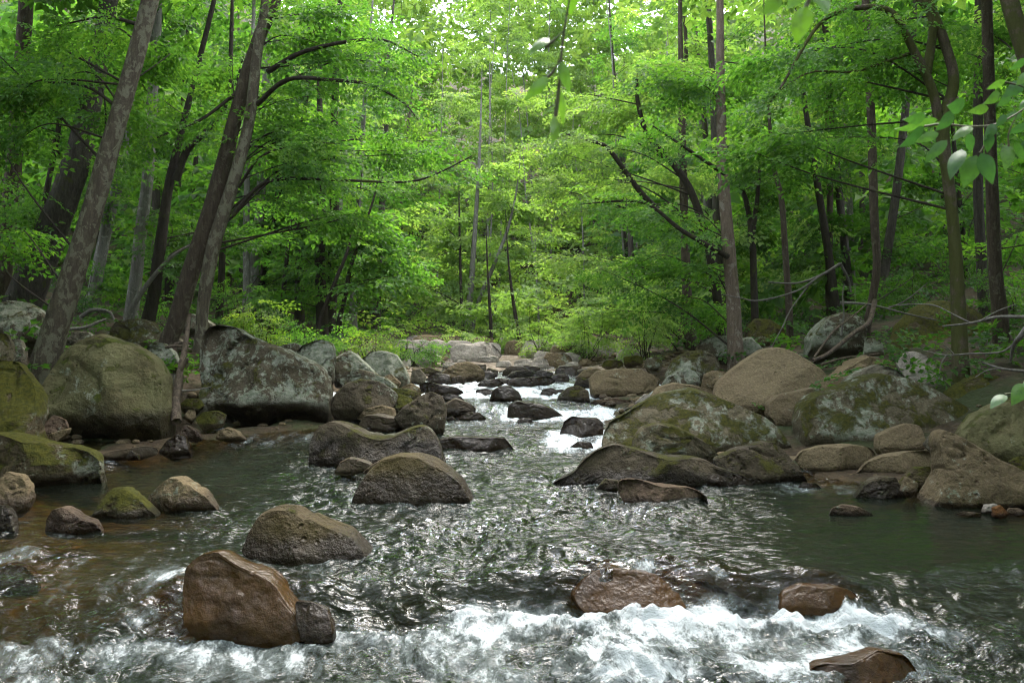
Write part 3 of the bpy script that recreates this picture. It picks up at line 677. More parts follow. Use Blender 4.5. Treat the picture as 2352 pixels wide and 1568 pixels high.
 ("dark rock breaking the rapid at the bottom right of the picture", '8', [(1270,900),(1400,812),(1560,790),(1700,748),(1830,770),(1900,880),(1850,960),(1400,960)], 4.75, 'wetbrown', dict(facets=4, wet=3)),
 ("brown washed rock at the left edge above the near rapid", '7', [(-60,440),(-40,360),(30,335),(110,345),(170,400),(180,450),(60,470)], 6.2, 'wetbrown', dict(facets=2, wet=3)),
]
for k, (lab, view, poly, d, mt, kw) in enumerate(BIG):
    rock(lab, poly, d, mt, seed=k + 1, view=view, **kw)

# the sunlit bar of pale stones that closes the stream
BAR = [(690,240,820,325,21,'pale',"pale rust-tinted stone at the left end of the stone bar"), (795,235,910,312,22.5,'pale',"pale round stone behind the rust-tinted one on the bar"),
 (912,195,1060,292,23.5,'tan',"tall brown rock crowning the stone bar"), (1050,230,1135,290,24.5,'pale',"pale block just right of the tall brown crown rock"),
 (1140,245,1305,325,22.5,'pale',"biggest pale stone in the centre of the bar"), (1270,275,1392,348,21,'pale',"rounded cream stone right of the biggest pale one"),
 (1385,265,1565,342,21,'pale',"long pink-tinged stone on the right half of the bar"), (1450,308,1575,350,20,'pale',"low cream stone in front of the long pink-tinged one"),
 (1285,340,1405,378,19.6,'pale',"flat cream stone at the water's start on the bar"), (912,285,1005,328,20.4,'pale',"small tan stone in front of the tall brown crown rock"),
 (875,248,965,292,23,'tan',"brown stone leaning left of the crown rock"), (1560,312,1690,355,20.6,'pale',"low grey stone at the right of the bar"),
 (1680,302,1842,380,19.2,'pale',"pale squarish boulder at the right end of the bar"), (1620,220,1762,322,21.5,'grey',"grey pointed rock rising behind the bar's right end"),
 (1828,265,1925,315,20.5,'tan',"brown rounded stone right of the grey pointed rock"), (1535,258,1640,312,23,'dark',"dark stone left of the grey pointed rock"),
 (1738,285,1832,318,20.0,'pale',"small pale stone between the grey pointed rock and the squarish boulder"), (640,262,705,335,20,'pale',"narrow pale stone beside the lichen-spotted boulder"),
 (1985,270,2135,340,19.5,'moss',"greenish rock under the low branches behind the olive-grey boulder"), (2128,240,2275,325,19.0,'moss',"dim mossy rock deep under the right-bank branches"),
 (2275,252,2400,350,17.5,'mosslichen',"lichened rock above the long olive-grey boulder's right end"), (1010,270,1075,300,22.4,'pale',"tiny pale stone wedged by the crown rock"),
 (820,298,905,335,20.8,'tan',"tan wedge behind the dark slanting slab"), (1575,285,1640,318,21.5,'tan',"little brown stone near the grey pointed rock"),
 (1120,300,1200,330,21,'pale',"small cream stone left of the biggest pale one"), (1400,330,1470,352,19.8,'tan',"low brown stone in the bar's wet edge"),
 (1225,225,1300,262,26,'pale',"far pale stone behind the centre of the bar"), (1330,235,1420,275,26,'grey',"far grey stone behind the bar under the bright trees")]
for k, (x0, y0, x1, y1, d, mt, lab) in enumerate(BAR):
    rock(lab, blob(x0, y0, x1, y1, k), d, mt, wet=0.03, seed=300 + k, view='5', facets=3, sub=3, group="stones of the bar across the stream", name='stone', cat='stone')

rs = np.random.RandomState(4)
for k in range(56):
    d = rs.uniform(20.0, 28); X = rs.uniform(-3.3, 3.2); r = rs.uniform(0.18, 0.46)
    z = float(ground_level(np.array([X]), np.array([d]))[0])
    px = HX + X * FPX / d; py = HY + (CAMZ - z) * FPX / d; s_ = r * FPX / d
    rock("pale washed stone in the jumble of the sunlit bar", blob(px - s_ * 1.25, py - s_ * 1.25, px + s_ * 1.25, py + s_ * 0.3, 50 + k), d, ('pale', 'pale', 'pale', 'tan')[k % 4], wet=0.0, seed=500 + k, facets=3, sub=2, group="jumbled stones of the far bar", name='stone', cat='stone')

for k, (X, d, r) in enumerate([(-1.2, 18.6, .22), (-0.6, 18.0, .2), (0.1, 18.9, .24), (0.7, 18.3, .2), (1.3, 19.0, .25), (-0.9, 19.6, .26), (0.4, 19.5, .22), (1.0, 17.7, .17), (-1.5, 17.2, .22), (-0.2, 17.0, .15), (1.55, 16.4, .2), (0.9, 15.6, .14), (-0.5, 15.5, .15), (1.7, 18.2, .24), (0.2, 13.0, .1), (1.15, 12.9, .12)]):
    z = float(water_level(np.array([X]), np.array([d]))[0])
    px = HX + X * FPX / d; py = HY + (CAMZ - z) * FPX / d; s_ = r * FPX / d
    rock("small wet stone splashed by the white water of the cascade", blob(px - s_ * 1.3, py - s_ * 1.0, px + s_ * 1.3, py + s_ * 0.4, 150 + k), d, 'wetdark', wet=0.12, seed=700 + k, facets=3, sub=3, group="small wet stones in the cascade", name='stone', cat='stone')

# cobbles and gravel filling the gaps along both banks: too many and too small to count
rs = np.random.RandomState(5)
V2, F2 = ICO[2]; V1, F1 = ico(1)
vs, fs, ws, nv = [], [], [], 0
for k in range(1500):
    for _ in range(30):
        Y = 7.0 + 21 * rs.rand() ** 1.3; side = rs.rand() < 0.5
        e = rs.uniform(-0.35, 1.0) ** 1.0 * (2.6 if rs.rand() < .6 else 5)
        X = np.interp(Y, _BY, _BL) - e if side else np.interp(Y, _BY, _BR) + e
        if e > -0.5: break
    r = 0.025 + 0.085 * rs.rand() ** 3 + 0.02 * (Y > 13)
    z = float(ground_level(np.array([X]), np.array([Y]))[0])
    Vv, Ff = (V1, F1)
    sc = np.array([r * rs.uniform(.9, 1.5), r * rs.uniform(.8, 1.2), r * rs.uniform(.5, .8)])
    a = rs.uniform(0, 6.28)
    q = Vv * sc * (1 + 0.25 * pnoise(Vv * 1.3 + k * 3.1))[:, None]
    q = np.stack([q[:, 0] * math.cos(a) - q[:, 1] * math.sin(a), q[:, 0] * math.sin(a) + q[:, 1] * math.cos(a), q[:, 2]], 1)
    q += np.array([X, Y, z + 0.25 * sc[2]])
    vs.append(q); fs.append(Ff + nv); nv += len(q)
    ws.append(np.full(len(q), 0.8 if e < 0.05 else 0.0))
gm = mesh_from("cobbles", np.concatenate(vs), np.concatenate(fs))
fattr(gm, "wet", np.concatenate(ws))
tag(link("cobbles", gm, M['tan']), "loose brown cobbles and gravel along both banks", "gravel", kind="stuff")

# ------------------------------------------------------------------ trees: tubes, leaf sprays, crowns
def catmull(P, n):
    P = np.asarray(P, float)
    Q = np.vstack([2 * P[0] - P[1], P, 2 * P[-1] - P[-2]])
    out = []
    for i in range(1, len(Q) - 2):
        t = np.linspace(0, 1, n, endpoint=False)[:, None]
        a, b, c, d = Q[i - 1], Q[i], Q[i + 1], Q[i + 2]
        out.append(0.5 * (2 * b + (c - a) * t + (2 * a - 5 * b + 4 * c - d) * t ** 2 + (3 * b - a - 3 * c + d) * t ** 3))
    out.append(P[-1:])
    return np.vstack(out)


def tube(pts, rad, sides=10, lump=0.0, seed=0):
    pts = np.asarray(pts, float); n = len(pts)
    tan = np.gradient(pts, axis=0); tan /= np.linalg.norm(tan, axis=1)[:, None] + 1e-9
    ref = np.array([0.0, 1.0, 0.0]) if abs(tan[:, 1]).mean() < 0.7 else np.array([1.0, 0.0, 0.0])
    A = np.cross(tan, ref); A /= np.linalg.norm(A, axis=1)[:, None] + 1e-9
    B = np.cross(tan, A)
    th = np.linspace(0, 2 * math.pi, sides, endpoint=False)
    R = np.asarray(rad, float)[:, None] * np.ones(sides)[None]
    ring = A[:, None, :] * np.cos(th)[None, :, None] + B[:, None, :] * np.sin(th)[None, :, None]
    if lump > 0:
        q = (pts[:, None, :] + ring * 0.3).reshape(-1, 3)
        R = R * (1 + lump * fbm(q * np.array([4, 4, 1.6]) + seed, 3).reshape(n, sides) * 1.6)
    V = (pts[:, None, :] + ring * R[:, :, None]).reshape(-1, 3)
    i = np.arange(n - 1)[:, None] * sides; j = np.arange(sides)[None, :]; k = (j + 1) % sides
    F = np.stack([(i + j), (i + k), (i + sides + k), (i + sides + j)], -1).reshape(-1, 4)
    return V, F


def join(parts):
    vs, fs, n = [], [], 0
    for v, f in parts:
        vs.append(v); fs.append(f + n); n += len(v)
    return np.concatenate(vs), np.concatenate(fs)


def make_spray(seed, nside=5, leaf=0.092, width=0.5):
    """a flat spray of leaves on a forked twig about one metre long, as (L,4,3) leaf quads"""
    rs = np.random.RandomState(seed); L = []
    def put(p, ang, s):
        d = np.array([math.cos(ang), math.sin(ang), rs.uniform(-0.45, 0.15)]); d /= np.linalg.norm(d)
        side = np.cross(d, np.array([rs.uniform(-.5, .5), rs.uniform(-.5, .5), 1.0])); side /= np.linalg.norm(side)
        up = np.cross(side, d)
        l = s * leaf * rs.uniform(0.75, 1.25); w = l * width * rs.uniform(0.8, 1.15)
        L.append([p, p + d * l * .45 + side * w * .5 + up * w * .16, p + d * l - up * l * .1, p + d * l * .45 - side * w * .5 + up * w * .16])
    def twig(p, ang, length, level):
        k = max(3, int(length / (leaf * 0.62)))
        for i in range(k):
            t = (i + 0.7) / k
            q = p + np.array([math.cos(ang), math.sin(ang), 0]) * length * t + np.array([0, 0, -0.12 * length * t * t + rs.uniform(-.025, .025)])
            put(q, ang + (1 if i % 2 else -1) * rs.uniform(0.5, 1.1), 1.0)
        put(q, ang, 1.1)
    twig(np.zeros(3), 0, 0.85, 0)
    for i in range(nside):
        t = 0.12 + 0.75 * i / nside
        s = 1 if i % 2 else -1
        twig(np.array([0.85 * t, 0, -0.06 * t]), s * rs.uniform(0.6, 0.95), 0.42 * (1 - 0.45 * t), 1)
    return np.array(L)


SPRAYS = [make_spray(k, leaf=0.105, width=0.56) for k in range(7)]
SPRAYS_FAR = [make_spray(40 + k, nside=4, leaf=0.15, width=0.66) for k in range(5)]
SPRAYS_HIGH = [make_spray(60 + k, nside=3, leaf=0.26, width=0.66) for k in range(4)]
LEAVES = [0]


def place_sprays(pos, yaw, rs, scale=(0.7, 1.15), kit=SPRAYS, pitch=(-0.55, 0.15), roll=0.5, tint=0.5, tvar=0.28):
    """leaf quads (M,4,3) and tints (M) of sprays set at pos with heading yaw"""
    n = len(pos); which = rs.randint(0, len(kit), n)
    pt = rs.uniform(pitch[0], pitch[1], n); rl = rs.normal(0, roll, n); sc = rs.uniform(scale[0], scale[1], n)
    Q, T = [], []
    for k in range(len(kit)):
        s = np.where(which == k)[0]
        if not len(s): continue
        cyw, syw = np.cos(yaw[s]), np.sin(yaw[s]); cp, sp = np.cos(pt[s]), np.sin(pt[s]); cr, sr = np.cos(rl[s]), np.sin(rl[s])
        ex = np.stack([cyw * cp, syw * cp, sp], 1)
        ey0 = np.stack([-syw, cyw, np.zeros_like(cyw)], 1)
        ez0 = np.cross(ex, ey0)
        ey = ey0 * cr[:, None] + ez0 * sr[:, None]; ez = np.cross(ex, ey)
        B = np.stack([ex, ey, ez], 1) * sc[s][:, None, None]
        t = kit[k].reshape(-1, 3)
        q = np.einsum('vc,scd->svd', t, B) + pos[s][:, None, :]
        Q.append(q.reshape(len(s) * len(kit[k]), 4, 3))
        tt = np.clip(tint + rs.normal(0, tvar * 0.7, len(s)), 0, 1)[:, None] + rs.normal(0, tvar * 0.6, (len(s), len(kit[k])))
        T.append(np.clip(tt, 0, 1).ravel())
    return np.concatenate(Q), np.concatenate(T)


def leaf_mesh(name, quads, tints):
    q = np.concatenate(quads) if isinstance(quads, list) else quads
    t = np.concatenate(tints) if isinstance(tints, list) else tints
    LEAVES[0] += len(q)
    me = mesh_from(name, q.reshape(-1, 3), np.arange(len(q) * 4, dtype=np.int32).reshape(-1, 4), smooth=False)
    fattr(me, "tint", t, 'FACE')
    return me


def build_tree(name, label, pts, rad, bark, puffs, cat='tree', group=None, leaf='leaf', seed=0, limbs=(), sides=10, kit=SPRAYS, tint=0.5, lump=0.06, tops=()):
    """pts/rad: the trunk. limbs: [(pts, rad)] drawn boughs. puffs: [(centre, (rx,ry,rz), sprays)] masses of the crown."""
    rs = np.random.RandomState(seed * 7 + 3)
    pts = np.asarray(pts, float); base = pts[0].copy()
    root = bpy.data.objects.new(name, None); COL.objects.link(root); root.location = base
    root.empty_display_size = 0.3
    tag(root, label, cat, group)
    v, f = tube(pts - base, rad, sides, lump, seed)
    link("trunk", mesh_from("trunk", v, f), M[bark], root)
    twigs, quads, tints = [], [], []
    for lp, lr in limbs:
        v, f = tube(np.asarray(lp) - base, lr, 7, lump * .6, seed)
        link("limb", mesh_from("limb", v, f), M[bark if bark == "mossbark" else "darkbark"], root)
        # leaves along the outer two thirds of a drawn bough
        L = np.asarray(lp); n = len(L); k = max(8, int(np.linalg.norm(np.diff(L, axis=0), axis=1).sum() * 9))
        idx = np.clip((rs.uniform(0.3, 1.0, k) * (n - 1)).astype(int), 1, n - 1)
        dr = L[idx] - L[idx - 1]
        yaw = np.arctan2(dr[:, 1], dr[:, 0]) + rs.normal(0, 0.9, k)
        q, t = place_sprays(L[idx] + rs.normal(0, 0.10, (k, 3)) - base, yaw, rs, (0.45, 0.9), kit, tint=tint)
        quads.append(q); tints.append(t)
    for cen, r, ns in puffs:
        cen = np.asarray(cen, float); r = np.asarray(r, float)
        nb = max(2, ns // 13)
        for b in range(nb):
            u = rs.normal(size=3); u /= np.linalg.norm(u)
            end = cen + u * r * rs.uniform(0.35, 1.0)
            # the bough leaves the trunk a little below its end
            dh = np.linalg.norm(pts[:, :2] - end[:2], axis=1)
            want = end[2] - rs.uniform(-0.1, 0.75) * np.linalg.norm(end[:2] - pts[-1, :2]).clip(0.3, 5)
            j = int(np.argmin(np.abs(pts[:, 2] - want)))
            st = pts[j]
            ln = np.linalg.norm(end - st)
            mid = (st + end) / 2 + np.array([rs.normal(0, .14), rs.normal(0, .14), rs.uniform(0.0, 0.2)]) * ln
            cur = catmull([st, mid, end], 6)
            r0 = min(rad[j] * 0.4, 0.007 + 0.005 * ln)
            twigs.append(tube(cur - base, np.linspace(r0, 0.004, len(cur)), 4))
            k = max(3, ns // nb)
            # sprays sit where the bough is inside its own mass
            reach = min(1.0, 1.6 * r.max() / max(ln, 0.01))
            tt = 1 - reach * rs.rand(k) ** 1.2
            ps = np.stack([np.interp(tt, np.linspace(0, 1, len(cur)), cur[:, i]) for i in range(3)], 1)
            ps = ps + rs.normal(0, 1, (k, 3)) * np.array([0.16, 0.16, 0.05]) * r
            dv = end - st
            yaw = math.atan2(dv[1], dv[0]) + rs.normal(0, 1.0, k)
            q, t = place_sprays(ps - base, yaw, rs, kit=kit, tint=tint)
            quads.append(q); tints.append(t)
    for cen, r, ns in tops:
        q, t = place_sprays(np.asarray(cen) + rs.normal(0, 0.5, (ns, 3)) * np.asarray(r) - base, rs.uniform(0, 6.28, ns), rs, kit=SPRAYS_HIGH, tint=0.4)
        quads.append(q); tints.append(t)
    if twigs:
        v, f = join(twigs)
        tag(link("twigs", mesh_from("twigs", v, f), M['darkbark'], root), kind="stuff")
    if quads:
        link("crown", leaf_mesh("crown", quads, tints), M[leaf], root)
    return root


def trunk_path(path, d, top=14.0, foot=0.35):
    """path of (px, py, width_px[, d]) from the foot upward; continued beyond the frame to height top"""
    P, R = [], []
    for q in path:
        dd = q[3] if len(q) > 3 else d
        P.append(W(q[0], q[1], dd)); R.append(0.78 * q[2] * dd / FPX / 2)
    P, R = np.array(P), np.array(R)
    lean = P[-1] - P[-2]; lean /= np.linalg.norm(lean)
    z = P[-1][2]; r = R[-1]; p = P[-1]
    extra, er = [], []
    if top > z + 0.5:
        m = 4
        for k in range(1, m + 1):
            h = (top - z) / m
            lean = lean * 0.75 + np.array([0, 0, 0.25])
            p = p + lean / max(lean[2], 0.3) * h
            extra.append(p.copy()); er.append(r * (1 - 0.82 * k / m))
        P = np.vstack([P, extra]); R = np.concatenate([R, er])
    # foot sunk into the ground with a root flare
    P = np.vstack([P[0] - np.array([0, 0, foot]) + (P[0] - P[1]) * 0.05, P]); R = np.concatenate([[R[0] * 1.5], R])
    n = 7
    Pc = catmull(P, n)
    t = np.linspace(0, len(P) - 1, len(Pc))
    return Pc, np.interp(t, np.arange(len(P)), R)


def limb_path(path, w0, w1, d0, d1=None):
    d1 = d0 if d1 is None else d1
    n = len(path); P = [W(x, y, d0 + (d1 - d0) * i / (n - 1)) for i, (x, y) in enumerate(path)]
    C = catmull(P, 6)
    return C, np.linspace(w0 * d0 / FPX / 2, max(w1 * d1 / FPX / 2, 0.004), len(C))


def puff(px, py, d, rxp, ryp, n, dep=None):
    s = d / FPX
    d = d + 1.6; s = d / FPX
    return (W(px, py, d), (rxp * s, dep if dep else 0.5 * rxp * s, ryp * s), n)


def high(pts, r=3.0, n=44):  # top crown masses added to shade the side woods, shifted off the stream
    t = pts[-1] + np.array([2.2 * np.sign(pts[-1][0]), 0, 0])
    return [(t - np.array([0, 0, 0.6]), (r, r, 1.6), n), (t - np.array([0.4, -.5, 2.6]), (r * 0.9, r * 0.9, 1.3), n)]


# label, foot distance, trunk path, bark, leaf, top height, limbs, puffs
TREES = [
 ("pale mottled trunk leaning right beside the huge olive boulder", 12.9, [(85,900,82),(130,745,74),(190,560,62),(250,350,55),(300,170,50),(345,0,47)], 'sycamore', 'leaf', 14,
   [([(275,250),(200,200),(110,190),(20,200)],9,3,12.9,13.4), ([(330,60),(240,40),(130,60)],10,3,12.9,13.6)],
   [puff(90,60,12.6,170,80,42), puff(380,120,12.6,100,70,20), puff(130,255,12.4,130,45,34), puff(60,330,12.4,100,40,16), puff(50,520,12.6,70,45,14)]),
 ("thick dark furrowed trunk behind the pale leaning one", 17.5, [(45,720,112),(75,640,100),(130,500,86),(185,340,74),(228,130,56),(250,0,50)], 'furrowed', 'leaf', 16, [],
   [puff(90,200,16,170,90,32), puff(250,330,16.5,120,80,18), puff(30,430,16,110,90,22)]),
 ("stout brown trunk, left of the leaning pair above the boulders", 15.0, [(385,790,52),(405,740,50),(440,620,52),(500,430,48),(545,250,40),(590,100,37),(632,0,36)], 'brownbark', 'leaf', 14,
   [([(615,165),(690,122),(790,97),(880,92),(960,130)],13,3,14.8,13.5), ([(590,240),(660,183),(760,184),(850,195),(925,235),(960,275)],12,3,14.6,13.2), ([(560,200),(470,270),(400,300),(330,330)],9,3,15,14)],
   [puff(780,70,13.6,150,50,34), puff(880,160,13.4,110,50,26), puff(700,215,13.8,120,50,24), puff(540,120,13.8,110,80,20)]),
 ("mottled pinkish-brown trunk, right of the leaning pair above the boulders", 14.6, [(462,760,34),(468,690,36),(492,560,40),(530,440,38),(570,290,33),(590,130,29),(610,0,25)], 'sycamore', 'leaf', 14,
   [([(535,495),(590,432),(650,411),(780,414),(930,418),(1000,400),(1085,358)],10,3,14.4,14.0), ([(548,430),(600,360),(690,330),(780,330)],7,2,14.4,13.4)],
   [puff(800,300,14,150,55,34), puff(860,470,14.2,120,45,26), puff(680,470,14,90,40,16), puff(980,330,14.2,110,50,26), puff(700,370,13.8,90,40,14)]),
 ("dark slim forked trunk between the pale and the brown leaning trunks", 17.5, [(340,740,44),(352,680,38),(370,550,34),(387,430,28),(410,330,22),(450,170,17),(492,0,14)], 'darkbark', 'leaf_deep', 12,
   [([(403,415),(430,345),(480,295),(535,215),(560,130)],20,6,17.4), ([(345,650),(390,590),(440,560)],12,5,17.4)],
   [puff(430,240,16.5,120,80,26), puff(330,500,16.5,100,60,16), puff(480,520,17,90,70,18)]),
 ("straight grey-brown trunk behind the dark slim forked one", 19.5, [(300,735,44),(312,640,38),(325,520,36),(340,400,34),(352,200,34),(360,0,32)], 'greybark', 'leaf_deep', 15, [],
   [puff(300,90,18.5,150,90,26), puff(390,420,18.5,100,90,20)]),
 ("light grey straight trunk seen between the pale leaning trunk and the dark slim one", 22.0, [(205,725,44),(222,640,38),(245,520,34),(280,380,32),(300,200,28),(310,0,26)], 'greybark', 'leaf', 15, [],
   [puff(200,420,20,140,90,30), puff(260,600,20.5,110,60,20)]),
 ("dim brown trunk cut by the left edge", 19.0, [(-5,720,56),(10,600,48),(28,420,46),(48,180,42),(60,0,40)], 'brownbark', 'leaf_deep', 15, [],
   [puff(20,560,18,110,80,22), puff(30,120,17,130,100,26)]),
 ("thin dark sapling near the left edge", 21.0, [(62,700,22),(80,560,17),(115,400,16),(138,260,14),(145,60,12)], 'darkbark', 'leaf', 9, [],
   [puff(120,300,20,120,90,26), puff(60,160,19.5,110,80,20)]),
 ("slim straight dark trunk right of the leaning pair", 19.5, [(502,745,24),(508,650,21),(513,520,20),(520,380,17),(528,200,14),(532,60,12)], 'darkbark', 'leaf', 11, [],
   [puff(560,580,18.5,90,70,22), puff(620,300,18,120,80,26)]),
 ("pale grey mid-distance trunk right of the leaning pair", 25.0, [(575,710,36),(584,620,30),(596,480,28),(606,320,25),(612,150,22),(618,0,20)], 'greybark', 'leaf', 15, [],
   [puff(640,560,23.5,120,70,28), puff(560,350,23.5,110,90,24), puff(690,640,23,110,50,22)]),
 ("forked dark trunk beyond the pale grey mid-distance one", 25.5, [(600,660,24),(618,560,22),(640,440,17),(662,350,12),(680,250,9)], 'darkbark', 'leaf', 9, [([(610,590),(604,480),(596,380)],16,7,25.4)],
   [puff(700,420,24,120,80,30), puff(640,250,24,110,70,22)]),
 ("thin upright sapling under the long arching bough", 23.5, [(650,690,15),(658,600,13),(672,500,11),(705,440,8),(730,380,6)], 'darkbark', 'leaf', 7, [],
   [puff(730,520,22.5,110,70,30), puff(760,600,22,110,45,24)]),
 ("leaning sapling, left of a crossed pair above the shrubs", 21.5, [(733,745,13),(752,690,12),(776,632,11),(800,570,9),(820,480,6)], 'darkbark', 'leaf', 6, [],
   [puff(800,560,20.5,130,60,34), puff(880,640,20.5,110,45,26)]),
 ("leaning sapling, right of a crossed pair above the shrubs", 22.0, [(780,735,15),(793,680,14),(806,610,12),(830,545,9),(860,450,6)], 'darkbark', 'leaf', 6, [],
   [puff(900,530,21,120,60,34), puff(940,600,21,90,50,22)]),
 ("tallest slim grey stem of the central clump behind the stone bar", 31.0, [(1072,790,22),(1078,700,20),(1086,600,16),(1094,480,13),(1100,380,9)], 'greybark', 'leaf_bright', 11, [],
   [puff(1060,560,30,110,90,44), puff(1130,430,30,110,80,40), puff(1050,680,29.5,100,50,26)]),
 ("leaning grey stem of the central clump pointing up right", 31.2, [(1082,770,15),(1100,690,13),(1130,620,12),(1165,530,9),(1180,470,6)], 'greybark', 'leaf_bright', 8, [],
   [puff(1180,560,30,100,80,40), puff(1200,470,30,90,70,32)]),
 ("thin dark stem at the left of the central clump", 30.6, [(1063,780,11),(1060,700,10),(1057,600,8),(1055,500,6)], 'darkbark', 'leaf_bright', 7, [],
   [puff(1000,620,29.5,100,60,34), puff(1000,500,29.5,100,70,34)]),
 ("small dark upright stem right of the central clump", 28.0, [(1130,815,13),(1128,760,11),(1124,690,9),(1120,620,6)], 'darkbark', 'leaf_bright', 5, [],
   [puff(1130,690,27,90,50,30), puff(1140,770,26.5,80,30,18)]),
 ("tilted dark stem beside the hanging bright boughs in mid picture", 26.0, [(1202,835,15),(1192,770,13),(1180,700,10),(1172,640,7)], 'darkbark', 'leaf_bright', 5, [],
   [puff(1215,720,25,70,70,28)]),
 ("straight pinkish-brown trunk rising behind the flecked mossy rock", 17.0, [(1692,860,58),(1688,780,46),(1683,680,42),(1668,500,37),(1660,380,33),(1655,180,26),(1654,60,23)], 'pinkbark', 'leaf', 14,
   [([(1672,590),(1620,560),(1560,525),(1490,470),(1420,462),(1330,470)],14,3,16.8,16), ([(1664,400),(1560,330),(1500,290)],10,3,16.8,15.5)],
   [puff(1480,490,16,120,45,30), puff(1420,600,17,110,60,34), puff(1560,640,17,110,60,30), puff(1760,190,15.6,130,80,32), puff(1590,190,15.6,120,70,30)]),
 ("brown trunk left of the pinkish one above the dim bank", 21.0, [(1590,815,40),(1580,720,30),(1575,600,27),(1570,430,24),(1566,260,20)], 'brownbark', 'leaf_bright', 13, [],
   [puff(1480,680,20,130,55,38), puff(1400,700,20.5,110,50,30), puff(1540,400,19.5,120,80,30), puff(1340,730,21.5,90,45,22)]),
 ("dark curved trunk bending left over the stream", 19.0, [(1660,800,30),(1648,690,27),(1630,580,26),(1592,450,22),(1545,375,20),(1490,315,17),(1466,240,13),(1462,180,9)], 'darkbark', 'leaf_bright', 7,
   [([(1530,500),(1470,440),(1400,345),(1360,325),(1300,308)],16,4,18.6,17.5)],
   [puff(1380,250,17.6,130,70,40), puff(1300,350,17.6,90,60,28), puff(1460,170,17.6,120,60,32), puff(1330,450,18,110,70,36), puff(1290,560,18.5,80,50,22)]),
 ("slim forked dark trunk right of the straight pinkish one", 23.0, [(1735,770,24),(1732,660,21),(1728,560,20),(1716,470,16),(1690,400,11)], 'darkbark', 'leaf_deep', 8, [([(1728,540),(1740,450),(1745,380)],13,7,22.8)],
   [puff(1740,400,22,120,80,28), puff(1790,560,22,100,70,22)]),
 ("slim grey-brown trunk with a bend above the peaked tan boulder", 19.5, [(1815,800,24),(1812,700,21),(1805,600,19),(1795,460,17),(1775,370,13),(1765,240,9)], 'brownbark', 'leaf', 10, [],
   [puff(1800,290,18.5,130,80,32), puff(1860,170,18,120,70,26)]),
 ("dark leaning trunk, left of the crowded pair deep in the right woods", 23.5, [(1920,720,30),(1908,620,26),(1890,500,23),(1872,390,20),(1850,250,15)], 'darkbark', 'leaf_deep', 12, [],
   [puff(1900,340,22,120,90,26), puff(1930,520,22.5,90,70,16)]),
 ("dark leaning trunk, right of the crowded pair deep in the right woods", 24.5, [(1952,700,30),(1944,600,26),(1930,470,23),(1918,340,20),(1905,180,16)], 'furrowed', 'leaf_deep', 13, [],
   [puff(1960,180,22.5,120,80,26), puff(1850,620,23,100,50,16)]),
 ("sinuous trunk with a pale bent foot above the fallen branches", 18.0, [(1990,760,26),(2003,690,24),(2014,610,24),(2008,500,26),(2002,300,26),(1992,100,24),(1988,0,22)], 'brownbark', 'leaf_deep', 14, [],
   [puff(2000,230,17,130,80,26), puff(2060,640,17.5,100,50,16)]),
 ("dark trunk leaning right behind the sinuous one", 22.5, [(2018,720,32),(2035,600,28),(2060,430,26),(2080,250,23),(2095,100,20)], 'furrowed', 'leaf_deep', 13, [],
   [puff(2100,420,21.5,110,90,22), puff(2140,600,21.5,100,60,18)]),
 ("crooked mossy tree forking high on the right", 12.6, [(2208,890,52),(2204,780,44),(2200,680,40),(2190,520,32),(2176,400,33),(2165,290,38),(2190,190,30),(2170,100,27),(2125,-20,24)], 'mossbark', 'leaf', 11,
   [([(2160,310),(2142,210),(2095,110),(2046,28),(1960,20),(1880,58),(1800,190),(1760,250)],24,3,12.6,12.0), ([(2128,170),(2142,50),(2105,-10)],22,16,12.6), ([(2100,120),(2040,140),(1960,165),(1850,170),(1740,250)],8,3,12.6,12.2)],
   [puff(1830,130,12,120,45,26), puff(1700,310,12.4,110,50,24), puff(1960,120,12.2,110,50,20), puff(1800,330,12.6,110,50,22), puff(2060,180,12.2,90,50,14)]),
 ("straight brown trunk near the right edge beside the crooked mossy tree", 14.6, [(2302,810,48),(2294,700,42),(2285,600,37),(2276,350,33),(2266,0,30)], 'brownbark', 'leaf', 14, [],
   [puff(2200,110,13.8,110,70,20), puff(2330,560,14,80,70,14)]),
 ("dark straight trunk behind the brown one near the right edge", 18.0, [(2262,740,34),(2254,600,30),(2246,400,28),(2250,0,27)], 'furrowed', 'leaf_deep', 15, [],
   [puff(2240,560,17.2,110,90,20), puff(2310,200,16.5,110,110,26)]),
 ("dark mossy trunk leaning in from the top right corner", 12.0, [(2470,500,60),(2420,330,54),(2352,110,50),(2318,0,46)], 'mossbark', 'leaf_bright', 12, [],
   [puff(2230,90,15,90,70,20)]),
]
for k, (lab, d, path, bark, leaf, top, limbs, puffs) in enumerate(TREES):
    pts, rad = trunk_path(path, d, top)
    L = [limb_path(*a) for a in limbs]
    far = d > 21
    build_tree('tree', lab, pts, rad, bark, [(c, r, int(q * 1.5)) for c, r, q in puffs], leaf=leaf, seed=k + 1, limbs=L, sides=14 if d < 16 else 8, kit=SPRAYS_FAR if far else SPRAYS, tint=0.5, tops=high(pts) if top >= 11 and not 900 < path[0][0] < 1300 else ())

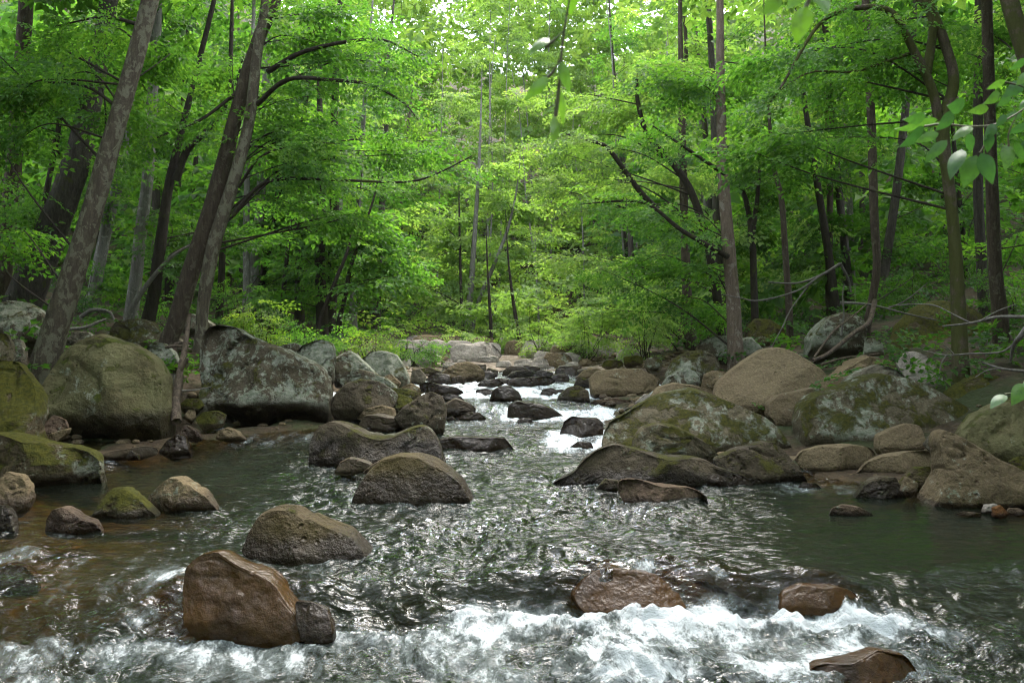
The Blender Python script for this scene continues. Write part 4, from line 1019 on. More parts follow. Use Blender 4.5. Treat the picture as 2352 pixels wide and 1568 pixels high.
# the woods behind: further trees on both banks, trunks and crowns of their own
rs = np.random.RandomState(21)
def wood_tree(X, Y, h, r, label, group, seed, leaf, n, low=0.22, kit=SPRAYS_FAR, tint=0.5, bark=None):
    z = float(ground_level(np.array([X]), np.array([Y]))[0])
    rr = np.random.RandomState(seed)
    lean = rr.normal(0, 0.05, 2) + np.array([-0.04 * np.sign(X), 0])
    P = [np.array([X + lean[0] * q * h + rr.normal(0, .05), Y + lean[1] * q * h, z - 0.3 + q * h]) for q in (0, .1, .3, .55, .8, 1.0)]
    pts = catmull(P, 4); rad = np.interp(np.linspace(0, 1, len(pts)), [0, .1, 1], [r * 1.4, r, r * 0.2])
    pf = []
    m = 6
    for q in range(m):
        zz = z + h * (low + (1 - low) * (q + 0.4) / m); a = rr.uniform(0, 6.28); o = rr.uniform(0.2, 1.3) * (1.2 - 0.6 * q / m)
        pf.append((np.array([X + lean[0] * h * .5 + o * math.cos(a), Y + o * math.sin(a), zz]), (1.9 * (1.15 - 0.5 * q / m), 1.7, h * 0.10), n // m))
    bark = bark or ('darkbark', 'brownbark', 'greybark', 'furrowed')[rr.randint(4)]
    build_tree('tree', label, pts, rad, bark, pf, group=group, leaf=leaf, seed=seed, sides=6, kit=kit, tint=tint)

n_ = 0
for side in (-1, 1):
    lab = "slim far tree crowded deep in the shady woods of the left bank" if side < 0 else "slim far tree crowded deep in the shady woods of the right bank"
    grp = "far trees of the left bank" if side < 0 else "far trees of the right bank"
    for k in range(27):
        Y = 23 + 20 * ((k + rs.rand()) / 27)
        edge = side * (4.3 if side < 0 else 4.8)
        e = rs.uniform(1.0, 17.0) if k % 3 else rs.uniform(0.2, 3)
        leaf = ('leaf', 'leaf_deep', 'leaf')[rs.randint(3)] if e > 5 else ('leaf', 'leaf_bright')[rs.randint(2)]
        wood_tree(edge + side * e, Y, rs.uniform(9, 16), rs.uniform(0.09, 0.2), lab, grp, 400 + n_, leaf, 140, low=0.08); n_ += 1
for k in range(20):
    Y = 43 + 15 * ((k + rs.rand()) / 20); X = rs.uniform(-11, 12)
    wood_tree(X, Y, rs.uniform(15, 21), rs.uniform(0.04, 0.075), "sunlit far tree closing the valley behind the stone bar", "sunlit trees closing the valley", 500 + k, 'leaf_bright', 270, low=0.02, tint=0.65, bark='greybark')

for k, (X, Y) in enumerate([(-3.4, 37.5), (-1.2, 40.5), (1.4, 38.5), (3.6, 40.0), (5.2, 36.5)]):
    wood_tree(X, Y, rs.uniform(11, 16), rs.uniform(0.045, 0.07), "slender bright tree standing in the glade behind the stone bar", "slender trees of the glade", 560 + k, 'leaf_bright', 150, low=0.03, tint=0.7, bark='greybark')

# tall trees added outside the frame so their crowns shade the near stream
rs = np.random.RandomState(33)
SHADE = [(-7.6, 2.0), (-8.8, 6.5), (-9.0, 10.5), (7.4, 1.5), (8.2, 5.5), (8.8, 9.5), (-7.0, -3.0), (6.8, -3.5), (-12.5, 14.5), (12.0, 13.0), (-14.5, 9.0), (13.5, 8.0), (-16.0, 19.0), (16.5, 18.0), (0.8, -6.5), (-4.5, -7.5), (4.8, -8.0), (-2.0, -11.0), (2.8, -11.5)]
for k, (X, Y) in enumerate(SHADE):
    side = -1 if X < 0 else 1
    z = float(ground_level(np.array([X]), np.array([Y]))[0]); h = rs.uniform(12.5, 16)
    pts = catmull([(X, Y, z - .3), (X, Y, z + h * .4), (X - side * .8, Y, z + h * .75), (X - side * 1.4, Y, z + h)], 5)
    rad = np.linspace(0.26, 0.05, len(pts))
    pf = []
    for q in ((.60, .70, .80, .90, 1.0) if Y < 12 else (.78, .86, .94, 1.0, 1.05)):
        reach = (rs.uniform(1.0, 8.0) if Y < 3.5 else rs.uniform(0.0, max(0.8, abs(X) - 6.0))) if abs(X) < 11.6 else rs.uniform(-2, 3)
        pf.append(((X - side * reach, Y + rs.normal(0, 1.3), z + h * q), (2.8, 2.6, 1.0), 34))
    build_tree('tree', "tall tree added outside the frame to shade the near stream", pts, rad, 'brownbark', pf,
               group="trees added for shade round the near reach", leaf='leaf_deep', seed=700 + k, sides=6, kit=SPRAYS_HIGH)

# the wooded hillside far behind: one mass
rs = np.random.RandomState(77)
n = 5600
Y = rs.uniform(47, 80, n); X = rs.uniform(-0.75, 0.75, n) * Y
P = np.stack([X, Y, ground_level(X, Y) + 0.5 + 22.0 * rs.rand(n) ** 0.75], 1)
q, t = place_sprays(P, rs.uniform(0, 6.28, n), rs, (1.5, 2.7), SPRAYS_HIGH, tint=0.6)
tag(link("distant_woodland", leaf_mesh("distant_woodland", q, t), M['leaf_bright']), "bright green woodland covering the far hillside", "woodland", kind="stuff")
# the shady woods that fill both valley sides between the trunks
n = 2300
Y = rs.uniform(25, 48, n); side = np.where(rs.rand(n) < .5, -1, 1)
X = side * (5.5 + rs.uniform(0, 1, n) * (0.75 * Y - 3))
P = np.stack([X, Y, ground_level(X, Y) + 0.3 + 9.0 * rs.rand(n)], 1)
q, t = place_sprays(P, rs.uniform(0, 6.28, n), rs, (1.2, 2.2), SPRAYS_HIGH, tint=0.5)
# the same woods unseen beside and behind the camera, added to block skylight
n = 1500
a = rs.uniform(0.62, 2 * math.pi - 0.62, n); R = rs.uniform(13, 21, n)
X = R * np.sin(a); Y = R * np.cos(a) * 0.9 + 1.5
P = np.stack([X, Y, ground_level(X, Y) + 0.4 + 13.0 * rs.rand(n)], 1)
q2, t2 = place_sprays(P, rs.uniform(0, 6.28, n), rs, (2.2, 3.6), SPRAYS_HIGH, tint=0.4)
keep = ~((np.abs(q2[:, 0, 0]) < 0.66 * q2[:, 0, 1] + 0.6) & (q2[:, 0, 1] > 0))
q, t = np.concatenate([q, q2[keep]]), np.concatenate([t, t2[keep]])
tag(link("valley_side_woodland", leaf_mesh("valley_side_woodland", q, t), M['leaf']), "shady leafage filling the woods on both valley sides", "woodland", kind="stuff")


# ------------------------------------------------------------------ shrubs and ground plants
def shrub(label, px, py, d, rxp, ryp, n, leaf, seed, group=None, tint=0.55, name='shrub'):
    rr = np.random.RandomState(seed)
    c = W(px, py, d); s = d / FPX
    base = np.array([c[0], c[1], float(ground_level(np.array([c[0]]), np.array([c[1]]))[0])])
    base[2] = min(base[2], c[2] - ryp * s * 0.6)
    root = bpy.data.objects.new(name, None); COL.objects.link(root); root.location = base
    tag(root, label, 'shrub', group)
    stems, Q, T = [], [], []
    nb = max(5, n // 6)
    for b in range(nb):
        u = rr.normal(size=3); u /= np.linalg.norm(u)
        end = c + u * np.array([rxp * s, 0.7 * rxp * s, ryp * s]) * rr.uniform(0.4, 1.0)
        mid = (base + end) / 2 + rr.normal(0, 0.1, 3)
        cur = catmull([base + rr.normal(0, .06, 3) * np.array([1, 1, 0]), mid, end], 5)
        stems.append(tube(cur - base, np.linspace(0.012, 0.003, len(cur)), 4))
        k = max(3, n // nb)
        tt = 1 - 0.65 * rr.rand(k)
        ps = np.stack([np.interp(tt, np.linspace(0, 1, len(cur)), cur[:, i]) for i in range(3)], 1) + rr.normal(0, 0.08, (k, 3))
        dv = end - base
        q, t = place_sprays(ps - base, math.atan2(dv[1], dv[0]) + rr.normal(0, 0.9, k), rr, (0.4, 0.75), SPRAYS, tint=tint)
        Q.append(q); T.append(t)
    v, f = join(stems)
    tag(link("stems", mesh_from("stems", v, f), M['darkbark'], root), kind="stuff")
    link("foliage", leaf_mesh("foliage", Q, T), M[leaf], root)


SHRUBS = [
 ("yellow-green shrub on the bank above the lichen-crusted boulder", 600, 715, 16.8, 75, 40, 60, 'leaf_yellow'),
 ("loose green shrub right of the yellow-green one", 720, 730, 17.2, 80, 38, 60, 'leaf'),
 ("brightest sunlit shrub above the lichen-spotted boulder", 835, 765, 18.4, 75, 26, 64, 'leaf_yellow'),
 ("dark glossy shrub left of the stone bar", 950, 785, 20.5, 80, 30, 60, 'leaf'),
 ("low shrub behind the stone bar's left half", 1040, 770, 26, 80, 35, 44, 'leaf_bright'),
 ("small shrub behind the stone bar's centre", 1130, 780, 26, 60, 35, 36, 'leaf_bright'),
 ("bright bough-like shrub hanging over the right end of the bar", 1240, 740, 24, 60, 75, 60, 'leaf_bright'),
 ("drooping green shrub over the dim right bank", 1350, 745, 22, 75, 55, 60, 'leaf_bright'),
 ("broad layered shrub left of the brown right-bank trunk", 1480, 730, 20, 90, 50, 70, 'leaf_bright'),
 ("shady shrub between the brown and the pinkish trunks", 1640, 700, 20, 55, 60, 30, 'leaf_deep'),
 ("dim shrub in the right woods above the peaked boulder", 1850, 730, 21, 80, 40, 36, 'leaf_deep'),
 ("dim leafy shrub behind the crooked mossy tree", 2110, 660, 18.5, 90, 60, 44, 'leaf_deep'),
 ("leafy shrub on the slope near the right edge", 2330, 640, 17, 80, 70, 40, 'leaf_deep'),
 ("small bright shrub at the foot of the dark slim forked trunk", 400, 690, 18.5, 50, 40, 26, 'leaf'),
 ("dim shrub in the left woods beyond the dark furrowed trunk", 180, 640, 21, 90, 60, 36, 'leaf_deep'),
 ("shady low shrub by the slim straight dark trunk", 545, 660, 19, 50, 50, 26, 'leaf'),
]
for k, (lab, px, py, d, rx, ry, n, lf) in enumerate(SHRUBS):
    shrub(lab, px, py, d, rx, ry, n, lf, 60 + k)

# low plants and seedlings over the forest floor
rs = np.random.RandomState(9)
n = 1500
Y = 12.5 + 30 * rs.rand(n) ** 1.7; side = np.where(rs.rand(n) < 0.5, -1, 1)
e = 2.2 + 15 * rs.rand(n)
X = np.where(side < 0, np.interp(Y, _BY, _BL) - e, np.interp(Y, _BY, _BR) + e)
P = np.stack([X, Y, ground_level(X, Y) + 0.05 + 0.35 * rs.rand(n)], 1)
q, t = place_sprays(P, rs.uniform(0, 6.28, n), rs, (0.5, 1.0), SPRAYS_FAR, pitch=(-0.1, 0.5), tint=0.4)
tag(link("undergrowth", leaf_mesh("undergrowth", q, t), M['leaf_deep']), "low green seedlings and plants over the forest floor", "undergrowth", kind="stuff")
n = 1700
X = rs.uniform(-9.5, 10.5, n); Y = rs.uniform(30, 62, n)
P = np.stack([X, Y, ground_level(X, Y) + 0.05 + 3.2 * rs.rand(n) ** 1.4], 1)
q, t = place_sprays(P, rs.uniform(0, 6.28, n), rs, (0.8, 1.5), SPRAYS_FAR, pitch=(-0.3, 0.4), tint=0.6)
tag(link("sunlit_undergrowth", leaf_mesh("sunlit_undergrowth", q, t), M['leaf_bright']), "bright leafy undergrowth behind the stone bar", "undergrowth", kind="stuff")

# ------------------------------------------------------------------ the stream surface
rowd = 2.0 * FPX / (np.arange(1720, 842, -2.0) - HY)
rowd = rowd[rowd < 21.0]
rowd = np.concatenate([np.linspace(-9, rowd[0] - 0.25, 14), rowd])
colp = np.concatenate([np.arange(-560, -60, 14), np.arange(-60, 2412, 4.8), np.arange(2412, 2912, 14)])
Yg = np.repeat(rowd, len(colp)).reshape(len(rowd), len(colp))
Xg = (colp[None, :] - HX) * np.maximum(rowd, 4.6)[:, None] / FPX
Xw, Yw = Xg.ravel(), Yg.ravel()
pxw = HX + Xw * FPX / np.maximum(Yw, 3)
yl, lw_ = ledge_y(Xw), ledge_w(Xw)
below = sstep(yl + 0.05, yl - 0.25, Yw)
wl = water_level(Xw, Yw)


def gband(a, b, s=0.25):
    return sstep(a - s, a + s, Yw) * sstep(b + s, b - s, Yw)


def xband(a, b, s=0.3):
    return sstep(a - s, a + s, Xw) * sstep(b + s, b - s, Xw)


# how broken the surface is
turb = 0.34 + 0.34 * gband(5.9, 11.0, 0.8) * xband(-2.6, 2.0, 0.8)
turb = np.maximum(turb, 0.75 * below)
turb = np.maximum(turb, 0.55 * gband(5.3, 6.9, 0.5) * xband(-5, 0.3, 0.6))
turb = np.maximum(turb, 0.8 * gband(10.8, 12.5, 0.3) * xband(-0.2, 2.2))
turb = np.maximum(turb, 0.8 * gband(13.3, 14.4, 0.2))
turb = np.maximum(turb, 0.8 * gband(15.2, 17.6, 0.4))
turb = np.maximum(turb, 0.45 * gband(17.6, 26, 0.5))
turb = turb * (1 - 0.78 * sstep(2.0, 3.0, Xw) * gband(6.3, 9.0, 0.4))
turb = turb * (1 - 0.6 * sstep(-3.0, -3.6, Xw) * gband(7.3, 9.2, 0.4))

slick = fbm(np.stack([Xw * 0.8, Yw * 0.55, 0 * Xw], 1) + 13, 3)
turb = turb * (0.55 + 0.75 * sstep(-0.25, 0.3, slick))
# water humps over the drowned rocks at the near ledge
DROWNED = [(1.10, 6.12, 0.75, 0.30, 0.05), (2.18, 5.95, 0.36, 0.22, 0.05), (-2.05, 5.85, 0.6, 0.35, 0.05), (-3.62, 6.4, 0.4, 0.3, 0.06), (1.95, 4.85, 0.6, 0.25, 0.06)]
hump = np.zeros_like(Xw)
for cx, cyy, rx, ry, h in DROWNED:
    hump += h * np.exp(-((Xw - cx) / rx) ** 2 - ((Yw - cyy) / ry) ** 2)

Z0 = np.zeros_like(Xw)
P0 = np.stack([Xw, Yw, Z0], 1)
warp = np.stack([pnoise(P0 * 0.9 + 5), pnoise(P0 * 0.9 + 45), Z0], 1)
Pw = P0 + 0.35 * warp
n1 = fbm(Pw * np.array([1.5, 2.0, 1]) + 2, 2)
n2 = fbm(Pw * np.array([4.0, 5.0, 1]) + 7, 3)
r2 = 1 - 2 * np.abs(pnoise(Pw * np.array([5.0, 6.5, 1]) + 60))
n3 = pnoise(Pw * np.array([13.0, 15.0, 1]) + 11)
r3 = 1 - 2 * np.abs(pnoise((P0 + 0.12 * warp) * np.array([15.0, 18.0, 1]) + 91))
near = sstep(16, 7, Yw)
wz = wl + hump + turb * (0.085 * n1 + 0.075 * n2 + 0.032 * r2 + (0.014 * n3 + 0.010 * r3) * near)
# boil of white water under the near ledge
boil = np.exp(-((Yw - (yl - 0.18)) / 0.22) ** 2) * np.interp(pxw, [-100, 400, 900, 1050, 1300, 1800, 2080, 2200, 2400], [0.3, 0.4, 0.3, 0.9, 0.8, 1.0, 1.0, 0.2, 0.1])
boil2 = np.exp(-((Xw - 0.75) / 0.55) ** 2 - ((Yw - 4.95) / 0.35) ** 2)
wz += (0.07 * boil + 0.09 * boil2) * (0.7 + 1.3 * np.maximum(n2, -0.4) + 0.5 * r2)

foam = np.zeros_like(Xw)
lat = np.interp(pxw, [-200, 100, 450, 800, 950, 1100, 1900, 2120, 2250, 2500], [0.82, 0.78, 0.76, 0.70, 0.84, 1.0, 1.0, 0.8, 0.42, 0.34])
foam = np.maximum(foam, below * lat * np.clip(0.50 + 0.50 * np.exp(-(yl - Yw) / 0.4) + 0.55 * n1, 0.12, 1.0))
foam = np.maximum(foam, 0.98 * boil * lat + 0.95 * boil2)
foam = np.maximum(foam, 0.36 * gband(5.6, 6.6, 0.4) * xband(-5, -0.2, 0.6))
foam = np.maximum(foam, 0.78 * gband(11.0, 12.5, 0.3) * xband(0.35, 1.8, 0.25))
foam = np.maximum(foam, 0.42 * gband(11.3, 12.4, 0.4) * xband(-4.2, -2.6, 0.4))
foam = np.maximum(foam, 0.85 * gband(13.2, 14.15, 0.15) * xband(-0.3, 1.9, 0.3))
foam = np.maximum(foam, 0.85 * gband(15.0, 17.4, 0.4))
foam = np.maximum(foam, 0.55 * gband(17.4, 21, 0.4))
foam = np.maximum(foam, 0.16 * gband(6.8, 11, 0.8) * xband(-2.6, 1.8, 0.6))
foam = np.maximum(foam, 0.45 * gband(8.6, 9.3, 0.2) * xband(2.7, 4.0, 0.3))
foam = np.maximum(foam, 0.5 * gband(12.4, 19.5, 0.4) * xband(-1.4, 1.9, 0.4))
flow = np.clip(turb / 0.35, 0.1, 1.6)
from mathutils.kdtree import KDTree
allq = np.concatenate([r[4] for r in ROCKS_IN_WATER])
kd = KDTree(len(allq))
for i, q in enumerate(allq): kd.insert((q[0], q[1], 0.0), i)
kd.balance()
cand = np.where((Yw > 4.5) & (Yw < 22))[0]
gd = np.full(len(Xw), 9.0)
gd[cand] = [kd.find((x, y, 0.0))[2] for x, y in zip(Xw[cand], Yw[cand])]
rimn = 0.5 + 0.9 * fbm(P0 * 3.1 + 77, 3)
foam = np.maximum(foam, np.clip(0.62 * np.exp(-(gd / 0.055) ** 2) * np.clip(flow, 0, 1) * np.clip(rimn * 1.5, 0.1, 1), 0, 0.7))
wz += 0.010 * np.sin(gd * 34 + 3 * n1) * np.exp(-gd / 0.22) * np.clip(flow, 0, 1)
for cx, cyy, rx, ry, _q in ROCKS_IN_WATER:
    s = np.where((np.abs(Xw - cx) < rx + 0.6) & (np.abs(Yw - cyy) < ry + 1.1))[0]
    if not len(s): continue
    dx, dy = Xw[s] - cx, Yw[s] - cyy
    wake = np.exp(-(np.maximum(np.abs(dx) - rx * 0.8, 0) / 0.10) ** 2) * sstep(-ry - 0.9, -ry, dy) * (dy < 0)
    foam[s] = np.maximum(foam[s], np.clip(0.34 * wake * np.clip(flow[s], 0, 1), 0, 0.7))
    up = np.exp(-((dy - ry) / 0.15) ** 2 - (dx / rx) ** 2)
    wz[s] += 0.035 * up * np.clip(flow[s], 0, 1.2)
depth = np.clip(wl - ground_level(Xw, Yw), 0, 1)
for cx, cyy, rx, ry, h in DROWNED:
    depth = np.minimum(depth, 0.05 + 0.5 * (((Xw - cx) / (rx * 1.3)) ** 2 + ((Yw - cyy + 0.1) / (ry * 1.6)) ** 2))
nc, nr = len(colp), len(rowd)
ii = (np.arange(nr - 1)[:, None] * nc + np.arange(nc - 1)[None, :]).ravel()
wf = np.stack([ii, ii + 1, ii + 1 + nc, ii + nc], 1)
wv = np.stack([Xw, Yw, wz], 1)
wme = mesh_from("stream_water", wv, wf)
fattr(wme, "foam", foam); fattr(wme, "depth", depth); fattr(wme, "turb", turb)

m, nt = new_mat('stream_water'); n = N(nt)
p = n.pos()
rip = n.noise(n.mapping(p, (0.55, 1.35, 1)), 6.0, 3, 0.5, 0.9)
rip2 = n.noise(n.mapping(p, (0.7, 1.3, 1)), 24.0, 3, 0.5, 0.6)
tb = n.attr("turb")
hgt = n.math('MULTIPLY', n.math('ADD', n.math('MULTIPLY', rip, 1.0), n.math('MULTIPLY', rip2, 0.12)), n.ramp(tb, 0.03, 0.5, 0.12, 1.0))
nb = n.bump(hgt, 1.0, 0.10)
fr = n.node("ShaderNodeFresnel"); fr.inputs["IOR"].default_value = 1.33; nt.links.new(nb, fr.inputs["Normal"])
gl = n.node("ShaderNodeBsdfGlossy"); gl.inputs["Roughness"].default_value = 0.10; gl.inputs["Color"].default_value = (1, 1, 1, 1)
nt.links.new(nb, gl.inputs["Normal"])
tr = n.node("ShaderNodeBsdfTransparent"); tr.inputs["Color"].default_value = (0.74, 0.62, 0.36, 1)
df = n.node("ShaderNodeBsdfDiffuse"); df.inputs["Color"].default_value = (0.010, 0.014, 0.009, 1)
murk = n.node("ShaderNodeMixShader")
nt.links.new(n.ramp(n.attr("depth"), 0.08, 0.55, 0.05, 0.85), murk.inputs[0])
nt.links.new(tr.outputs[0], murk.inputs[1]); nt.links.new(df.outputs[0], murk.inputs[2])
surf = n.node("ShaderNodeMixShader")
nt.links.new(fr.outputs[0], surf.inputs[0]); nt.links.new(murk.outputs[0], surf.inputs[1]); nt.links.new(gl.outputs[0], surf.inputs[2])
# foam: milky aerated water with white broken crests on it
fo = n.attr("foam")
pm = n.mapping(p, (1.0, 0.42, 1.6), (0, 0, 0.5))
fa = n.noise(pm, 4.6, 10, 0.70, 0.45)
fb = n.noise(n.mapping(p, (1.0, 0.7, 1)), 36.0, 5, 0.72, 0.3)
wob = n.math('ADD', n.math('MULTIPLY', n.math('SUBTRACT', fa, 0.5), 1.5), n.math('MULTIPLY', n.math('SUBTRACT', fb, 0.5), 0.5))
fsum = n.math('ADD', fo, wob)
gate = n.ramp(fo, 0.05, 0.2)
milk = n.math('MULTIPLY', n.ramp(fsum, 0.34, 0.8, 0.0, 0.5), gate)
white = n.math('MULTIPLY', n.ramp(fsum, 0.62, 0.86, 0.0, 0.94), gate)
fbump = n.bump(n.math('ADD', fa, n.math('MULTIPLY', fb, 0.22)), 1.0, 0.10)
fm = n.principled((0.30, 0.345, 0.34), 0.25, fbump, 0.5)
fw = n.principled((0.66, 0.70, 0.715), 0.5, fbump, 0.4)
m1 = n.node("ShaderNodeMixShader")
nt.links.new(milk, m1.inputs[0]); nt.links.new(surf.outputs[0], m1.inputs[1]); nt.links.new(fm.outputs[0], m1.inputs[2])
mx = n.node("ShaderNodeMixShader")
nt.links.new(white, mx.inputs[0]); nt.links.new(m1.outputs[0], mx.inputs[1]); nt.links.new(fw.outputs[0], mx.inputs[2])
n.out(mx.outputs[0])
M['water'] = m
tag(link("stream_water", wme, m), kind="structure")


# ------------------------------------------------------------------ dead wood
def stick(name, label, runs, mat='deadwood', cat='branch', group=None):
    """runs: [(path px, w0 px, w1 px, d0, d1)], the first one the main stem"""
    L = [limb_path(a, w0, w1, d0, d1) for a, w0, w1, d0, d1 in runs]
    base = L[0][0][0].copy()
    root = bpy.data.objects.new(name, None); COL.objects.link(root); root.location = base
    tag(root, label, cat, group)
    for k, (P, R) in enumerate(L):
        v, f = tube(P - base, R, 7, 0.08, k)
        # close the ends
        n = len(P); s = 7
        v = np.vstack([v, P[0] - base, P[-1] - base])
        cap0 = [(j, (j + 1) % s, len(v) - 2, len(v) - 2) for j in range(s)]
        q = (n - 1) * s
        cap1 = [(q + (j + 1) % s, q + j, len(v) - 1, len(v) - 1) for j in range(s)]
        me = bpy.data.meshes.new("stem")
        me.from_pydata([tuple(x) for x in v], [], [tuple(x) for x in f] + [c[:3] for c in cap0 + cap1])
        me.polygons.foreach_set("use_smooth", [True] * len(me.polygons))
        link("stem" if k == 0 else "side_twig", me, M[mat], root)


stick('rotten_log', "upright rotten log standing between the two huge boulders", [([(406,968),(404,920),(412,860),(424,800),(436,720)], 24, 9, 11.9, 13.0), ([(413,850),(426,832),(430,822)], 12, 9, 12.3, 12.3)], 'rotlog', 'log')
stick('fallen_stick', "thin pale stick poking right from the rotten log", [([(417,897),(450,895),(487,888)], 4, 2, 12.2, 12.4)])
stick('fallen_branch', "pale forked stick lying left of the twin trunks", [([(150,757),(195,752),(225,740),(246,732)], 9, 5, 14.4, 14.6)])
stick('fallen_branch', "thick crooked grey stick behind the olive boulder", [([(185,728),(215,712),(250,716),(262,735)], 11, 6, 16.6, 16.6)])
stick('fallen_branch', "dark curved stick on the rocks under the twin trunks", [([(380,798),(410,794),(440,803)], 8, 6, 13.8, 13.8), ([(400,790),(425,786),(440,790)], 7, 4, 14, 14)], 'rotlog')
stick('leaning_branch', "pale bare branch leaning up against the dark slim forked trunk", [([(288,730),(330,665),(365,620),(400,585),(440,562)], 14, 5, 17, 17.2)])
stick('arching_branch', "bare branch with long arching twigs hanging before the pinkish trunk", [([(1930,605),(1885,632),(1830,650),(1765,648)], 7, 3, 14.4, 14.2), ([(1885,632),(1830,668),(1745,690),(1700,684),(1660,676)], 5, 2, 14.3, 14.0), ([(1870,640),(1820,705),(1795,755),(1770,800)], 4, 1.5, 14.3, 14.0), ([(1930,605),(1948,640),(1955,670)], 7, 4, 14.4, 14.6)])
stick('fallen_branch', "long curved fallen branch behind the peaked tan boulder", [([(1865,828),(1905,810),(1960,765),(1995,740),(2010,690)], 9, 12, 14.2, 16.5), ([(1870,820),(1915,760),(1960,725),(2000,690)], 5, 3, 14.3, 15.5), ([(1885,838),(1940,822),(2020,812)], 7, 3, 14.2, 14.2)], 'rotlog')
stick('dead_branch', "grey bare branch reaching in from the right edge, higher one", [([(2420,728),(2352,728),(2290,728),(2230,742),(2165,749)], 11, 4, 8.4, 9.0), ([(2230,742),(2190,722),(2140,700),(2070,700),(2040,704)], 4, 1.5, 8.8, 9.3), ([(2250,738),(2290,715),(2330,700)], 4, 2, 8.7, 8.5)])
stick('dead_branch', "grey bare branch with twigs reaching in from the right edge, lower one", [([(2400,690),(2350,765),(2330,790),(2320,830)], 18, 6, 8.2, 8.6), ([(2335,785),(2300,808),(2230,812),(2170,815),(2120,804)], 6, 2, 8.5, 9.0), ([(2175,814),(2162,835),(2158,858)], 4, 1.5, 8.9, 8.9), ([(2190,812),(2178,800),(2168,792)], 3, 1.5, 8.9, 8.9)])
stick('dead_branch', "short grey snapped branch low at the right edge", [([(2420,858),(2352,852),(2300,846),(2255,832)], 9, 4, 8.6, 8.9), ([(2300,846),(2268,850),(2240,866)], 4, 1.5, 8.8, 8.8)])
stick('hanging_twig', "pale crooked twig upright among the fallen branches", [([(1932,770),(1938,720),(1935,680),(1940,650)], 5, 2, 15.5, 15.5)])
stick('fallen_branch', "thin fallen branch on the slope behind the crooked mossy tree", [([(1930,695),(2000,700),(2080,720),(2150,735)], 7, 3, 16.5, 16.2), ([(2040,708),(2080,690),(2130,650)], 4, 2, 16.4, 16.6)])


# ------------------------------------------------------------------ near leaves hanging into the frame
def near_leaf(base, tip, wide, rs, fold=0.18):
    base, tip = np.asarray(base, float), np.asarray(tip, float)
    ax = tip - base; L = np.linalg.norm(ax); ax /= L
    view = (base + tip) / 2 - np.array([0, 0, CAMZ]); view /= np.linalg.norm(view)
    side = np.cross(ax, view); side /= np.linalg.norm(side)
    tw = rs.uniform(-0.7, 0.7)
    up = np.cross(side, ax)
    side, up = side * math.cos(tw) + up * math.sin(tw), up * math.cos(tw) - side * math.sin(tw)
    ts = np.linspace(0, 1, 9); prof = np.sin(np.pi * ts ** 0.8) ** 0.85 * (1 - 0.25 * ts)
    prof[0] = 0.02; prof[-1] = 0.01
    V = []
    for t, w in zip(ts, prof):
        c = base + ax * L * t - up * L * 0.16 * math.sin(math.pi * t) * 0.6 - np.array([0, 0, 0.05 * L * t * t])
        h = w * L * wide * 0.5
        for q in (-1, -0.5, 0, 0.5, 1):
            V.append(c + side * h * q + up * abs(q) * h * fold + up * 0.012 * L * math.sin(9 * t + q * 3))
    F = []
    for i in range(8):
        for j in range(4):
            a = i * 5 + j; F.append((a, a + 1, a + 6, a + 5))
    return np.array(V), np.array(F)


def leafy_twig(name, label, stems, leaves, d, mat, seed, cat='twig', tints=None):
    rs = np.random.RandomState(seed)
    P0 = limb_path(stems[0], 4, 2, d)[0]
    base = P0[0].copy()
    root = bpy.data.objects.new(name, None); COL.objects.link(root); root.location = base
    tag(root, label, cat)
    for k, s in enumerate(stems):
        P, R = limb_path(s, 2.4 if k == 0 else 1.8, 1.2, d)
        v, f = tube(P - base, R, 6)
        link("stem", mesh_from("stem", v, f), M['greenstem'], root)
    for k, (bx, by, tx, ty, wd) in enumerate(leaves):
        dd = d + rs.uniform(-0.12, 0.12)
        tx, ty = bx + 0.86 * (tx - bx), by + 0.86 * (ty - by)
        v, f = near_leaf(W(bx, by, dd), W(tx, ty, dd + rs.uniform(-0.05, 0.03)), wd, rs)
        me = mesh_from("leaf", v - base, f)
        fattr(me, "tint", np.full(len(f), rs.uniform(0.1, 1.0) if tints is None else tints[k % len(tints)]), 'FACE')
        link("leaf", me, M[mat], root)


m, nt = new_mat('green_stem'); n = N(nt)
n.out(n.principled(n.mix(n.ramp(n.noise(n.pos(), 60, 3), .3, .7), (0.06, 0.07, 0.02), (0.10, 0.075, 0.04)), 0.6).outputs[0])
M['greenstem'] = m
R3 = lambda q: [(1552 + .51 * a, .51 * b) for a, b in q]
rl = [(1180,540,955,578,.34),(1120,575,985,668,.42),(1255,508,1155,595,.5),(1222,632,1105,748,.5),(1335,570,1230,642,.45),(1485,362,1385,405,.5),(1300,478,1208,470,.62),(1410,488,1295,502,.42),
      (1290,672,1228,825,.46),(1355,700,1285,866,.62),(1375,690,1436,846,.6),(1490,520,1430,575,.5),(1580,268,1485,318,.5),(1565,375,1455,440,.45),(1510,425,1435,485,.5),(1560,515,1445,542,.4),
      (1590,560,1475,606,.45),(1500,650,1478,785,.5),(1530,640,1580,735,.5),(1185,600,1055,645,.42),(1125,530,1005,532,.4),(1230,560,1130,560,.42),(1320,600,1330,700,.5),(1420,600,1400,700,.55),(1440,560,1380,640,.5),
      (1600,330,1520,390,.5),(1610,440,1530,500,.5),(1600,620,1540,690,.5),(1460,420,1370,470,.4)]
leafy_twig('leafy_branch', "near branch of broad glossy leaves hanging in at the right edge",
           [R3([(1760,420),(1640,440),(1540,510),(1440,560),(1330,570),(1200,560),(1120,570)]), R3([(1440,560),(1400,640),(1370,690)]), R3([(1640,440),(1560,390),(1480,370)]), R3([(1540,510),(1500,600),(1500,660)])],
           [(1552 + .51 * a, .51 * b, 1552 + .51 * c_, .51 * d_, w) for a, b, c_, d_, w in rl], 2.5, 'leaf_cool', 4)
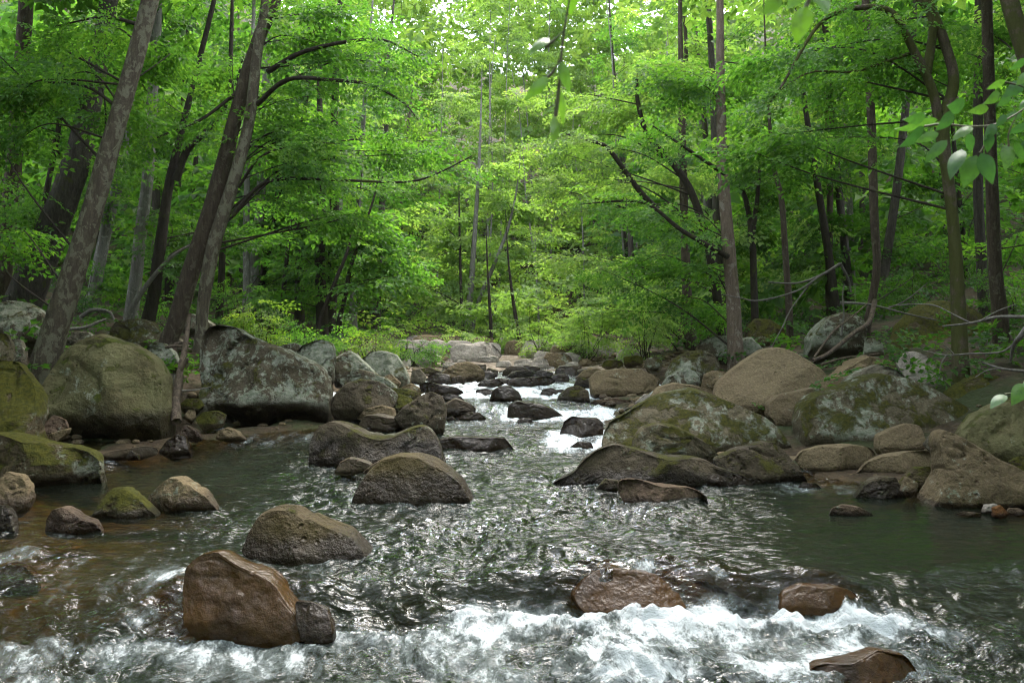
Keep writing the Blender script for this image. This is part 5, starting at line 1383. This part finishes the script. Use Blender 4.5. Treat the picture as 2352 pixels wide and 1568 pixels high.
leafy_twig('hanging_twig', "blurred bright leaves dangling on a fine twig at top centre",
           [[(1330,-90),(1312,-20),(1296,70),(1288,140),(1284,200),(1276,268)], [(1296,70),(1270,95),(1252,110)], [(1290,130),(1270,165),(1258,178)]],
           [(1318,-25,1308,42,.62),(1262,88,1205,132,.36),(1258,178,1193,238,.36),(1287,142,1312,224,.40),(1284,205,1296,300,.26),(1276,268,1266,338,.44)], 1.5, 'leaf_near', 8, tints=(0.7, 0.8, 0.75, 0.7, 0.95, 1.0))
leafy_twig('hanging_twig', "blurred bright leaves dipping in at the top, right of centre",
           [[(1905,-110),(1875,-40),(1850,20)], [(1880,-50),(1800,-40),(1775,-20)]],
           [(1852,15,1825,112,.66),(1790,-30,1745,38,.55),(1870,-30,1905,40,.5),(1845,-30,1800,25,.5)], 1.5, 'leaf_near', 12, tints=(0.9, 0.8, 0.7, 0.75))
R6 = lambda q: [(1458.2 + .38 * a, 677.4 + .38 * b) for a, b in q]
lv = [(2240,600,2135,695,.55),(2360,535,2262,680,.6),(2420,500,2330,560,.5)]
leafy_twig('leafy_sprig', "pair of bright green leaves at the right edge above the pale slab",
           [R6([(2600,440),(2480,500),(2380,560),(2290,590),(2235,600)])], [(1458.2 + .38 * a, 677.4 + .38 * b, 1458.2 + .38 * c_, 677.4 + .38 * d_, w) for a, b, c_, d_, w in lv], 3.2, 'leaf_cool', 15, tints=(0.6, 0.9, 0.7))
print("leaves:", LEAVES[0], "faces:", sum(len(o.data.polygons) for o in bpy.data.objects if o.type == 'MESH'))

# ------------------------------------------------------------------ thin haze box added for the pale glow of the glade
hx0, hx1, hy0, hy1, hz0, hz1 = -90, 90, -30, 130, -8, 62
hv = np.array([(x, y, z) for z in (hz0, hz1) for y in (hy0, hy1) for x in (hx0, hx1)], float)
hf = np.array([(0, 2, 3, 1), (4, 5, 7, 6), (0, 1, 5, 4), (2, 6, 7, 3), (0, 4, 6, 2), (1, 3, 7, 5)])
m, nt = new_mat('thin_haze')
vol = nt.nodes.new("ShaderNodeVolumePrincipled")
vol.inputs["Color"].default_value = (0.93, 0.97, 1.0, 1)
vol.inputs["Density"].default_value = 0.00014
vol.inputs["Anisotropy"].default_value = 0.2
mo = nt.nodes.new("ShaderNodeOutputMaterial")
nt.links.new(vol.outputs[0], mo.inputs["Volume"])
tag(link("haze", mesh_from("haze", hv, hf, smooth=False), m), kind="stuff")
